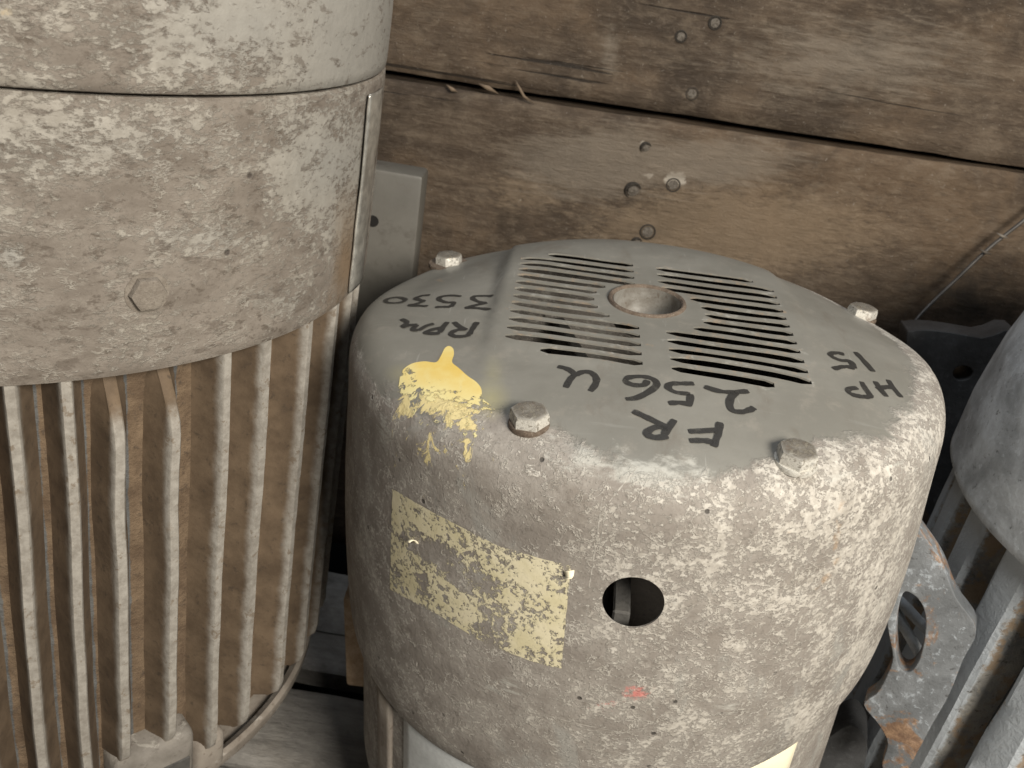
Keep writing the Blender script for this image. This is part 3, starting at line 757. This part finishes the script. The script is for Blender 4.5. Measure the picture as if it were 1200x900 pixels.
# --- yellow paint splash with a drip, draped on the shoulder
SP = [(468, 450), (471, 436), (482, 427), (497, 424), (511, 425), (517, 417), (521, 409), (526, 406), (531, 409), (532, 416), (530, 425), (538, 432), (548, 441), (558, 448), (564, 456), (566, 468), (576, 478), (574, 500), (560, 512), (545, 516), (530, 514), (515, 508), (500, 504), (486, 496), (475, 484), (466, 468)]
C = []
q = [Vector(p) for p in SP]
for i in range(len(q)):
    a, b, c, d = q[i - 1], q[i], q[(i + 1) % len(q)], q[(i + 2) % len(q)]
    for k in range(5):
        t = k / 5; C.append(.5 * ((2 * b) + (c - a) * t + (2 * a - 5 * b + 4 * c - d) * t * t + (3 * b - a - 3 * c + d) * t ** 3))
Pp = [c.copy() for c in C]; Ee = [(i, (i + 1) % len(C)) for i in range(len(C))]; Ct = [tuple(c) for c in C]
for gx in range(462, 580, 3):
    for gy in range(404, 518, 3):
        if inside((gx, gy), Ct) and min((Vector((gx, gy)) - c).length for c in C) > 1.6: Pp.append(Vector((gx, gy)))
vv, _, ff, _, _, _ = delaunay_2d_cdt(Pp, Ee, [], 0, 1e-6)
ff = [t for t in ff if inside(sum((vv[i] for i in t), Vector((0, 0))) / 3, Ct)]
v = [hit(p.x, p.y, .0003)[0] for p in vv]
wear = [min(1, max(smooth(424, 488, p.y + .25 * (520 - p.x)) * .94, .62 * strip(p, 478, 430, 492, 470, 16), .5 * strip(p, 500, 440, 512, 475, 10), .95 * strip(p, 565, 470, 560, 486, 12), .7 * strip(p, 470, 440, 476, 470, 12), .55 * strip(p, 542, 440, 538, 470, 3))) for p in vv]
sp = mobj('paint_splash', v, ff, M_SPLASH, cover, True, {'wear': wear}); sp['label'] = 'yellow paint splash with a short drip'

# --- worn label
TOPE = [(460, 573), (500, 596), (532, 613), (585, 640), (645, 657), (669, 663)]
BOTE = [(457, 690), (490, 708), (520, 724), (560, 749), (600, 766), (640, 780), (658, 783)]
def along(pl, u):
    L = [0]
    for a, b in zip(pl, pl[1:]): L.append(L[-1] + math.hypot(b[0] - a[0], b[1] - a[1]))
    s_ = u * L[-1]
    for i in range(len(pl) - 1):
        if s_ <= L[i + 1] + 1e-9:
            t_ = (s_ - L[i]) / (L[i + 1] - L[i]); return (pl[i][0] + (pl[i + 1][0] - pl[i][0]) * t_, pl[i][1] + (pl[i + 1][1] - pl[i][1]) * t_)
    return pl[-1]
v, f, bare, rim = [], [], [], []; NU, NV = 56, 32
for j in range(NV + 1):
    for i in range(NU + 1):
        u, w = i / NU, j / NV
        a, b = along(TOPE, u), along(BOTE, u)
        px, py = a[0] + (b[0] - a[0]) * w, a[1] + (b[1] - a[1]) * w
        px += 1.2 * mnoise.noise(Vector((u * 9, w * 9, 3))) * (1 if (i in (0, NU) or j in (0, NV)) else .3); py += 1.2 * mnoise.noise(Vector((u * 9, w * 9, 8)))
        P, n = hit(px, py, .0002); v.append(P)
        bare.append(max(bl((u * 100, w * 100), 28, 42, 30, 22, 1.2), bl((u * 100, w * 100), 52, 42, 18, 20, .8), bl((u * 100, w * 100), 62, 78, 14, 26, .7), bl((u * 100, w * 100), 20, 78, 12, 26, .5), bl((u * 100, w * 100), 40, 55, 16, 14, .9)))
        e = min(u, 1 - u) * 210, min(w, 1 - w) * 115
        rim.append(1 - smooth(1, 14, min(e)))
for j in range(NV):
    for i in range(NU): a = j * (NU + 1) + i; f.append((a, a + 1, a + NU + 2, a + NU + 1))
st = mobj('worn_label', v, f, M_STICKER, cover, True, {'bare': bare, 'rim': rim})
st['label'] = 'flaking pale yellow paper label'
# curled tear of the label and its torn corner
def curl(px, py, dx, dy, L, Wd):
    A, n = hit(px, py, .0004); B, _ = hit(px + dx, py + dy, .0004); t_ = (B - A).normalized(); s_ = n.cross(t_)
    v, f = [], []
    for i in range(7):
        u = i / 6; an = u * 2.2
        for k in (-1, 1): v.append(A + t_ * (L * math.sin(an) / 2.2) + n * (L * (1 - math.cos(an)) / 2.2) + s_ * Wd * k * (1 - .5 * u))
    for i in range(6): f.append((2 * i, 2 * i + 1, 2 * i + 3, 2 * i + 2))
    o = mobj('label_curl', v, f, M_PAPER, st); q = o.modifiers.new('thickness', 'SOLIDIFY'); q.thickness = .0003
curl(488, 636, -1, -6, .006, .0022); curl(667, 668, 2, 6, .005, .0025)

# --- pale scratches in the grime
M_SCR = mat_plain('pale_scratch', (.40, .38, .345), .6, 0, .3, 300)
for l, w in ([[(706, 583), (700, 625), (694, 665), (690, 690)], .0005], [[(710, 590), (706, 620), (702, 648)], .0004], [[(748, 546), (735, 562), (722, 578), (714, 588)], .0005], [[(530, 785), (566, 804), (614, 828), (670, 846), (728, 858)], .00045],
             [[(668, 852), (720, 858), (790, 855), (830, 857)], .0003], [[(560, 770), (600, 775)], .0002]):
    hs_ = [h for h in (hit(c.x, c.y, .0001) for c in catmull([Vector(p) for p in l], 10)) if h[0]]
    v, f = [], []
    for i, (P, n) in enumerate(hs_):
        sdv = n.cross(hs_[min(i + 1, len(hs_) - 1)][0] - hs_[max(0, i - 1)][0]).normalized(); ww = w * .55 * (.1 + abs(1.7 * mnoise.noise(Vector((i * .4, w * 9e3, 2)))))
        v += [P + sdv * ww, P - sdv * ww]
    for i in range(len(hs_) - 1): f.append((2 * i, 2 * i + 1, 2 * i + 3, 2 * i + 2))
    mobj('scratch', v, f, M_SCR, cover)

# --- fan inside
fan = bpy.data.objects.new('fan', None)
v, f = lathe([(.03, .0), (.034, .05), (.028, .066), (.00001, .07)], 40)
fan = mobj('fan', [(a, b, c + CLEN - .155) for a, b, c in v], f, M_GROOVE, motor)
v, f = lathe([(.03, .0), (.146, .004), (.146, .008), (.03, .006)], 64, True)
mobj('fan_disc', [(a, b, c + CLEN - .158) for a, b, c in v], f, M_GROOVE, fan)
blade0 = None
for k in range(9):
    if blade0 is None:
        bm = box_bm(.03, .158, -.004, .004, CLEN - .155, CLEN - .085, .001, 1); blade0 = bobj('blade', bm, M_DARKCAST, fan)
        bl_ = blade0
    else: bl_ = copy_obj(blade0, fan)
    bl_.rotation_euler = (0, 0, hth - .02 + k * 2 * PI / 9)
# --- body below the cover
RB = .1598
v, f = lathe([(.05, CLEN - .17), (RB - .002, CLEN - .175), (RB, CLEN - .19), (RB + .001, CLEN - .25), (RB + .002, .12), (RB - .004, .07), (.13, .045), (.085, .028), (.082, .004), (.078, .0), (.00001, .0)], 150)
body_at = {k: [{'grime': 1.0, 'pale': .45}.get(k, 0.0)] * len(v) for k in ('grime', 'pale', 'rub', 'rust', 'red', 'yellow', 'flake', 'spray')}
mobj('body', v, f, M_COVER, motor, True, body_at, 40)
def bent_plate(name, a0, a1, z0, z1, r, mat, parent, n=16, sk0=0, sk1=0, thick=.0008, lift0=0, lift1=0):
    v, f = [], []
    for i in range(n + 1):
        u = i / n; a = a0 + (a1 - a0) * u; rr = r + lift0 * (1 - u) ** 2 + lift1 * u * u
        for j in range(5):
            w = j / 4; zz = z0 + (z1 - z0) * w; v.append((rr * math.cos(a), rr * math.sin(a), zz + (sk0 * (1 - u) + sk1 * u)))
    for i in range(n):
        for j in range(4): a = i * 5 + j; f.append((a, a + 5, a + 6, a + 1))
    o = mobj(name, v, f, mat, parent); q = o.modifiers.new('thickness', 'SOLIDIFY'); q.thickness = thick; q.offset = 1
    return o
def cyl_ang(px, py, r, M):
    I = M.inverted(); o = I @ CAM; d = (I.to_3x3() @ ray(px, py)).normalized()
    A = d.x ** 2 + d.y ** 2; B = 2 * (o.x * d.x + o.y * d.y); C = o.x ** 2 + o.y ** 2 - r * r; D = max(0, B * B - 4 * A * C)
    P = o + d * ((-B - math.sqrt(D)) / (2 * A)); return math.atan2(P.y, P.x), P.z
na, nz = cyl_ang(471, 842, RB + .003, MC)
npl = bent_plate('nameplate', na, na + .95, CLEN - .36, CLEN - .198, RB + .0010, M_SILVER, motor, 24)
npl['label'] = 'bright silver metal nameplate tucked under the cover edge'
ta, tz = cyl_ang(945, 850, RB + .005, MC)
tag_ = bent_plate('paper_tag', ta - .62, ta, CLEN - .33, CLEN - .186, RB + .0014, M_PAPER, motor, lift1=.0012)
tag_['label'] = 'cream paper tag sticking out below the cover edge'
sa1, _ = cyl_ang(443, 850, RB + .003, MC); sa2, _ = cyl_ang(457, 860, RB + .003, MC)
bent_plate('body_strap', sa1, sa2, CLEN - .36, CLEN - .212, RB + .0005, M_PAD, motor, 4, thick=.003)
bobj('conduit_box', box_bm(-.1715, -.13, -.03, .02, CLEN - .30, CLEN - .218, .003), M_RUSTEDGE, motor)['label'] = 'sandy rusted side box'

# ================================================================== left motor
LT = Vector((-.3082, .4998, CZ - .0821)); LLEN = .545
ML = frame(LT, 1.77, .79, LLEN)
lmot = thing('electric_motor', 'large dusty brown finned electric motor beside the plank wall, taller than the others', 'motor', ML, 'motors standing on the pallet')
RL = .21
def grid_lathe(prof, n, seed, amp=.0007):
    v, f = lathe(prof, n); out = []
    for a, b, c in v:
        r = math.hypot(a, b); k = 1 + amp / max(r, .05) * mnoise.noise(Vector((a * 14, b * 14, c * 14 + seed))); out.append((a * k, b * k, c))
    return out, f
def lattrs(v, fn):
    d = {'pale': [], 'brown': [], 'yellow': []}
    for P in v:
        q = fn(pix(ML @ Vector(P))); 
        for k in d: d[k].append(q.get(k, 0.0))
    return d
def dens_prof(pts, step=.004):
    out = [pts[0]]
    for a, b in zip(pts, pts[1:]):
        n = max(1, int(math.hypot(b[0] - a[0], b[1] - a[1]) / step))
        for i in range(1, n + 1): out.append((a[0] + (b[0] - a[0]) * i / n, a[1] + (b[1] - a[1]) * i / n))
    return out
v, f = grid_lathe(dens_prof([(.200, LLEN + .0006), (.2080, LLEN + .0005), (.2094, LLEN + .0014), (.2098, LLEN + .006), (.2100, LLEN + .03), (.2090, LLEN + .055), (.203, LLEN + .078), (.188, LLEN + .094), (.16, LLEN + .103), (.08, LLEN + .108), (.0001, LLEN + .109)]), 260, 1)
cap = mobj('fan_cover_cap', v, f, M_LCAP, lmot, True, lattrs(v, lambda p: {'pale': max(bl(p, 300, 30, 210, 110, .8), smooth(260, 400, p[0]) * .8), 'yellow': bl(p, 5, 20, 30, 30, .9)}))
v, f = grid_lathe(dens_prof([(.199, LLEN - .0012), (.2082, LLEN - .0006), (.2096, LLEN - .0018), (RL, LLEN - .008), (RL, LLEN - .06), (RL + .0005, LLEN - .1185), (RL - .0003, LLEN - .1218), (RL - .004, LLEN - .1222), (RL - .009, LLEN - .119)]), 300, 5)
band = mobj('fan_cover_band', v, f, M_LCOVER, lmot, True, lattrs(v, lambda p: {'pale': max(bl(p, 390, 190, 110, 120, .85), bl(p, 250, 280, 80, 30, .5), bl(p, 15, 300, 24, 24, .8), bl(p, 200, 275, 40, 18, .5), bl(p, 330, 350, 60, 30, .4), bl(p, 160, 170, 260, 60, .35)),
    'brown': max(bl(p, 410, 320, 60, 120, 1.6), bl(p, 330, 380, 140, 50, .8)), 'yellow': max(bl(p, 20, 115, 70, 16, .8), bl(p, 415, 115, 60, 22, .6))}), 40)
band['label'] = 'mottled taupe sheet metal band with one bolt'
v, f = lathe([(.196, LLEN + .004), (.2, LLEN + .004), (.2, LLEN - .004), (.196, LLEN - .004)], 160, True)
mobj('seam_ring', v, f, M_DARKCAST, lmot)
# overlap strip, bare and scratched, at the flank facing the middle motor
def bandpt(px, py, r=RL):
    o = ML.inverted() @ CAM; d = (ML.inverted().to_3x3() @ ray(px, py)).normalized()
    A = d.x ** 2 + d.y ** 2; B = 2 * (o.x * d.x + o.y * d.y); C = o.x ** 2 + o.y ** 2 - r * r; D = B * B - 4 * A * C
    if D < 0: return None
    return o + d * ((-B - math.sqrt(D)) / (2 * A))
sa = max(math.atan2(q.y, q.x) for q in (bandpt(x, 200) for x in range(380, 446)) if q)
v, f = [], []
for j in range(60):
    z = LLEN - .006 - .112 * j / 59
    for i in range(7):
        a = sa - .24 + .13 * i / 6; rr = RL + .0012 + .0016 * abs(mnoise.noise(Vector((a * 22, z * 26, 3)))) + .0008 * math.sin(i / 6 * PI)
        v.append((rr * math.cos(a), rr * math.sin(a), z))
for j in range(59):
    for i in range(6): a = j * 7 + i; f.append((a, a + 1, a + 8, a + 7))
o = mobj('overlap_strip', v, f, M_SHINE, lmot); q = o.modifiers.new('thickness', 'SOLIDIFY'); q.thickness = .001; q.offset = -1
Pb = bandpt(172, 343); bo = copy_obj(first, lmot); bo.data = first.data.copy(); bo.data.materials[0] = M_BOLTD
rad = Vector((Pb.x, Pb.y, 0)).normalized()
bo.matrix_local = Matrix.Translation(Pb - rad * .003) @ rad.to_track_quat('Z', 'Y').to_matrix().to_4x4() @ Matrix.Scale(.92, 4)
v, f = lathe([(.004, .0038), (.0105, .0037), (.0108, .001), (.004, .001)], 36, True); mobj('washer', v, f, M_BOLTD, bo, True, None, 40)
# core + fins
v, f = lathe(dens_prof([(.12, LLEN - .09), (.1905, LLEN - .09), (.1905, LLEN - .41), (.12, LLEN - .41)], .02), 900)
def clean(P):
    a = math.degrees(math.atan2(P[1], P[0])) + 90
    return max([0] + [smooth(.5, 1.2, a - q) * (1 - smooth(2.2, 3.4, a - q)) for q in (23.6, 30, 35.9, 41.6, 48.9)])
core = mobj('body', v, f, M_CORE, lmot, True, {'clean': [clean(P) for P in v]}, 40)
def fin_mesh(name, d0, d1, r0, r1, w0, w1, slope0=.0, slope1=.0, grey=0.0):
    """fin in its own frame: y outward, x across, z along the motor"""
    v, f = [], []; n = 40
    sec = [(-w0, r0), (-w1 * 1.1, r1 - .004), (-w1 * .98, r1 - .0010), (-w1 * .72, r1 - .0001), (w1 * .72, r1 - .0001), (w1 * .98, r1 - .0010), (w1 * 1.1, r1 - .004), (w0, r0)]
    for i in range(n + 1):
        u = i / n; z = LLEN - d0 - (d1 - d0) * u
        dip = slope0 * max(0, 1 - u * (d1 - d0) / .03) ** 1.5 + slope1 * max(0, 1 - (1 - u) * (d1 - d0) / .012) ** 2
        wob = .0009 * mnoise.noise(Vector((u * 5, d0 * 99, 2)))
        for x, y in sec:
            k = (y - r0) / (r1 - r0); v.append((x + wob + .0002 * mnoise.noise(Vector((x * 300, y * 200, z * 120))), y - dip * k + .0004 * mnoise.noise(Vector((9, 4, z * 90))) * k, z))
    m_ = len(sec)
    for i in range(n):
        for j in range(m_ - 1): a = i * m_ + j; f.append((a, a + 1, a + m_ + 1, a + m_))
    f.append(tuple(range(m_))); f.append(tuple(reversed(range(n * m_, n * m_ + m_))))
    o = mobj(name, v, f, M_FIN, lmot, True, {'greyside': [grey] * len(v)}, 38)
    bm = bmesh.new(); bm.from_mesh(o.data); bmesh.ops.recalc_face_normals(bm, faces=bm.faces); bm.to_mesh(o.data); bm.free()
    return o
FA = [30, 35.9, 41.6, 48.9, 56.5, 63.6, 73.2, 82.0, 90.0, 98.0]
allang = [(a, 's' if a in (41.6, 48.9) else 'l') for a in FA]
allang += [(30 - 6.4 * k, 'l') for k in range(1, 16)] + [(98 + 7.4 * k, 'l') for k in range(1, 23)]
pl, ps = None, None
for a, kind in allang:
    if kind == 'l':
        if pl is None: pl = fin_mesh('fin', .115, .407, .188, .2085, .0090, .0027, 0, .008); o = pl
        else: o = copy_obj(pl, lmot)
    else:
        if ps is None: ps = fin_mesh('fin', .130, .376, .188, .2085, .0090, .0029, .015, .004); o = ps
        else: o = copy_obj(ps, lmot)
    o.rotation_euler = (0, 0, math.radians(a - 90) - PI / 2)     # local +y outward
# pads between the short fins
def pad(a, d0, d1, half, r, mat, bev=.004):
    bm = box_bm(-half, half, .17, r, LLEN - d1, LLEN - d0, bev, 3); o = bobj('bolt_pad', bm, mat, lmot); o.rotation_euler = (0, 0, math.radians(a - 90) - PI / 2); return o
pd = pad(46.5, .374, .45, .024, .2075, M_BODY, .006)
bm = box_bm(-.020, .020, .2070, .2084, LLEN - .415, LLEN - .393, .0007, 1); o = bobj('pad_face', bm, M_DARKCAST, pd)
v, f = lathe([(.00001, -.004), (.0034, -.004), (.0036, .0001), (.0052, .0006), (.0060, .0001)], 28)
o = mobj('bolt_hole', v, f, M_BLACK, pd, True, None, 40); o.location = (0, .2086, LLEN - .405); o.rotation_euler = (-PI / 2, 0, 0)
# end bell with lip
v, f = lathe(dens_prof([(.16, LLEN - .405), (.176, LLEN - .41), (.178, LLEN - .43), (.172, LLEN - .438), (.166, LLEN - .455), (.13, LLEN - .495), (.09, LLEN - .528), (.085, .001), (.08, .0), (.0001, .0)], .02), 140)
mobj('end_bell', v, f, M_DARKCAST, lmot, True, None, 40)
v, f = lathe([(.170, LLEN - .440), (.196, LLEN - .440), (.2002, LLEN - .435), (.2005, LLEN - .427), (.1980, LLEN - .424), (.1935, LLEN - .427), (.1925, LLEN - .434), (.170, LLEN - .434)], 160, True)
mobj('bell_lip', v, f, M_PAD, lmot, True, None, 40)
# boss under the fins
bm = box_bm(-.011, .011, .17, .204, LLEN - .433, LLEN - .398, .006, 3); o = bobj('bolt_pad', bm, M_PAD, lmot); o.rotation_euler = (0, 0, math.radians(57.5 - 90) - PI / 2)
# grey plate standing behind (foot of the left motor)
FY = .655
cs = [on_plane(x, y, (0, 1, 0), (0, FY, 0)) for x, y in [(496, 207), (482, 300), (440, 196)]]
zt = cs[0].z; xr = cs[0].x
bm = box_bm(xr - .17, xr, FY, FY + .028, .27, zt, .003, 2)
MLI = ML.inverted(); bmesh.ops.transform(bm, matrix=MLI, verts=bm.verts)
fp = bobj('foot_plate', bm, M_GREYPLATE, lmot); fp['label'] = 'smooth grey foot plate with a small hole behind the finned motor'
hc = on_plane(437, 259, (0, 1, 0), (0, FY, 0))
v, f = lathe([(.00001, .0006), (.0045, .0006), (.0045, -.004), (.00001, -.004)], 24)
o = mobj('bolt_hole', v, f, M_BLACK, fp, True, None, 40); o.matrix_local = MLI @ Matrix.Translation(hc) @ Matrix.Rotation(PI / 2, 4, 'X')

# ================================================================== right motor
RT = Vector((.454, .469, CZ - .155)); RLEN = .478
MR = frame(RT, .36, -.5, RLEN); MRI = MR.inverted()
rmot = thing('electric_motor', 'blue grey cast iron motor with rusty lug and thick fins in the dark corner', 'motor', MR, 'motors standing on the pallet')
RR = .17
v, f = grid_lathe(dens_prof([(.0001, RLEN + .045), (.08, RLEN + .043), (.12, RLEN + .036), (.148, RLEN + .018), (.160, RLEN - .004), (.167, RLEN - .04), (RR, RLEN - .08), (RR, RLEN - .117), (RR - .0015, RLEN - .1195), (RR - .006, RLEN - .12), (RR - .01, RLEN - .116)]), 200, 9, .0015)
mobj('fan_cover', v, f, M_BLUE, rmot, True, None, 40)
v, f = lathe(dens_prof([(.05, RLEN - .10), (.140, RLEN - .10), (.140, .09), (.11, .06), (.07, .04), (.068, .001), (.064, 0), (.0001, 0)], .02), 120)
mobj('body', v, f, M_DARKFOOT, rmot, True, None, 40)
def rfin(d0, d1, r1, w):
    v, f = [], []; n = 30
    sec = [(-w * 1.35, .135), (-w * 1.0, r1 - .010), (-w * .82, r1 - .0022), (-w * .62, r1 - .0002), (0, r1), (w * .62, r1 - .0002), (w * .82, r1 - .0022), (w * 1.0, r1 - .010), (w * 1.35, .135)]
    for i in range(n + 1):
        u = i / n; z = RLEN - d0 - (d1 - d0) * u
        for x, y in sec: v.append((x + .0012 * mnoise.noise(Vector((x * 80, y * 60, z * 40))), y + .0012 * mnoise.noise(Vector((x * 60, y * 40, z * 30 + 9))), z))
    m_ = len(sec)
    for i in range(n):
        for j in range(m_ - 1): a = i * m_ + j; f.append((a, a + 1, a + m_ + 1, a + m_))
    f.append(tuple(range(m_))); f.append(tuple(reversed(range(n * m_, n * m_ + m_))))
    o = mobj('fin', v, f, M_RIDGE, rmot, True, None, 30)
    bm = bmesh.new(); bm.from_mesh(o.data); bmesh.ops.recalc_face_normals(bm, faces=bm.faces); bm.to_mesh(o.data); bm.free()
    return o
rf0 = None
for k in range(24):
    if rf0 is None: rf0 = rfin(.11, .40, .162, .0135); o = rf0
    else: o = copy_obj(rf0, rmot)
    o.rotation_euler = (0, 0, k * 2 * PI / 24 + .02)
# lug with an oval opening, traced on an upright plane that touches the near fins
LN = Vector((-.42, -.90, .12)).normalized(); LC = Vector((.335, .372, CZ - .36))
OUT = [(1058, 640), (1072, 618), (1086, 632), (1104, 660), (1120, 700), (1144, 738), (1128, 775), (1112, 815), (1092, 850), (1076, 880), (1060, 905), (1034, 900), (1040, 872), (1030, 850), (1012, 826), (1028, 812), (1040, 790), (1046, 770), (1040, 735), (1038, 700), (1044, 668)]
INN = [(1058, 696), (1070, 697), (1081, 710), (1085, 730), (1082, 756), (1076, 776), (1065, 788), (1054, 782), (1050, 764), (1050, 730)]
def plate_from(out, inn, N, C, th, mat, name, parent, inv, bev=.003):
    def uns(L, k=4):
        P = [Vector(p) for p in L]; n = len(P); res = []
        for i in range(n):
            a, b, c, d = P[i - 1], P[i], P[(i + 1) % n], P[(i + 2) % n]
            for q in range(k):
                t = q / k; res.append(.5 * ((2 * b) + (c - a) * t + (2 * a - 5 * b + 4 * c - d) * t * t + (3 * b - a - 3 * c + d) * t ** 3))
        return res
    o3 = [on_plane(p.x, p.y, N, C) for p in uns(out)]; loops = [o3]
    if inn: loops.append([on_plane(p.x, p.y, N, C) for p in uns(inn)])
    ux = N.cross(Vector((0, 0, 1))).normalized(); uy = N.cross(ux)
    P2, E2 = [], []
    for L in loops:
        b0 = len(P2); P2 += [Vector(((p - C).dot(ux), (p - C).dot(uy))) for p in L]; E2 += [(b0 + i, b0 + (i + 1) % len(L)) for i in range(len(L))]
    o2 = [tuple(p) for p in P2[:len(o3)]]; i2 = [tuple(p) for p in P2[len(o3):]]
    vs_, _, fs_, _, _, _ = delaunay_2d_cdt(P2, E2, [], 0, 1e-7)
    bm = bmesh.new(); bv = [bm.verts.new(C + ux * q.x + uy * q.y) for q in vs_]
    for t in fs_:
        c = sum((vs_[i] for i in t), Vector((0, 0))) / 3
        if inside(c, o2) and not (i2 and inside(c, i2)):
            try: bm.faces.new([bv[i] for i in t])
            except ValueError: pass
    loose = [w for w in bm.verts if not w.link_faces]; bmesh.ops.delete(bm, geom=loose, context='VERTS')
    bmesh.ops.recalc_face_normals(bm, faces=bm.faces)
    r = bmesh.ops.extrude_face_region(bm, geom=bm.faces[:]); nv = [e for e in r['geom'] if isinstance(e, bmesh.types.BMVert)]
    bmesh.ops.translate(bm, verts=nv, vec=-N * th)
    bmesh.ops.recalc_face_normals(bm, faces=bm.faces)
    sharp = [e for e in bm.edges if len(e.link_faces) == 2 and e.calc_face_angle(0) > 1.0]
    bmesh.ops.bevel(bm, geom=sharp, offset=bev, segments=3, affect='EDGES', profile=.5, clamp_overlap=True)
    bmesh.ops.transform(bm, matrix=inv, verts=bm.verts)
    return bobj(name, bm, mat, parent, True, 50)
lug = plate_from(OUT, INN, LN, LC, .016, M_LUG, 'lug', rmot, MRI)
lug['label'] = 'rusty cast lug with an oval opening'
# dark foot behind, with a hole, and a lower block
FN = Vector((-.15, -.98, .1)).normalized(); FC = on_plane(1100, 440, FN, (.33, .60, 0))
foot = plate_from([(1062, 400), (1070, 388), (1100, 388), (1150, 396), (1200, 404), (1200, 620), (1100, 620), (1062, 500)], [(1117, 437), (1121, 431), (1130, 429), (1138, 432), (1140, 438), (1135, 444), (1125, 446), (1119, 443)], FN, FC, .03, M_DARKFOOT, 'foot', rmot, MRI, .004)
BN = Vector((-.3, -.95, .1)).normalized()
plate_from([(962, 880), (975, 862), (1000, 850), (1016, 872), (1012, 905), (1006, 960), (940, 960)], None, BN, Vector((.262, .44, CZ - .47)), .03, M_DARKFOOT, 'lower_foot', rmot, MRI, .005)
# two conduits seen through the lug
def wp(x, y, n=LN, c=LC, back=.03): return on_plane(x, y, n, c - n * back)
for l in ([(1040, 690), (1062, 712), (1088, 740)], [(1042, 705), (1060, 735), (1080, 770)]):
    o = sliver([MRI @ wp(*p, back=.035) for p in l], .0034, rmot, M_BLUE, 'conduit', 10, False)

# ------------------------------------------------------------------ loose wire by the wall
wz = lambda x, y, dy: on_plane(x, y, (0, 1, 0), (0, WY + dy, 0))
wpts = [wz(1235, 228, -.02), wz(1200, 258, -.022), wz(1160, 290, -.024), wz(1120, 328, -.03), wz(1090, 357, -.04), wz(1070, 380, -.05), wz(1058, 410, -.055), wz(1052, 450, -.05)]
wr = sliver(catmull(wpts, 6), .0016, None, M_WIRE, 'wire', 8, False)
wr['label'] = 'thin twisted wire hanging diagonally against the plank wall'; wr['category'] = 'wire'
for (x, y, dy) in [(1175, 277, -.023), (1155, 296, -.026)]:
    sliver([wz(x - 7, y - 4, dy - .002), wz(x, y, dy - .004), wz(x + 7, y + 2, dy - .002)], .0014, wr, M_NAIL, 'twist', 6)
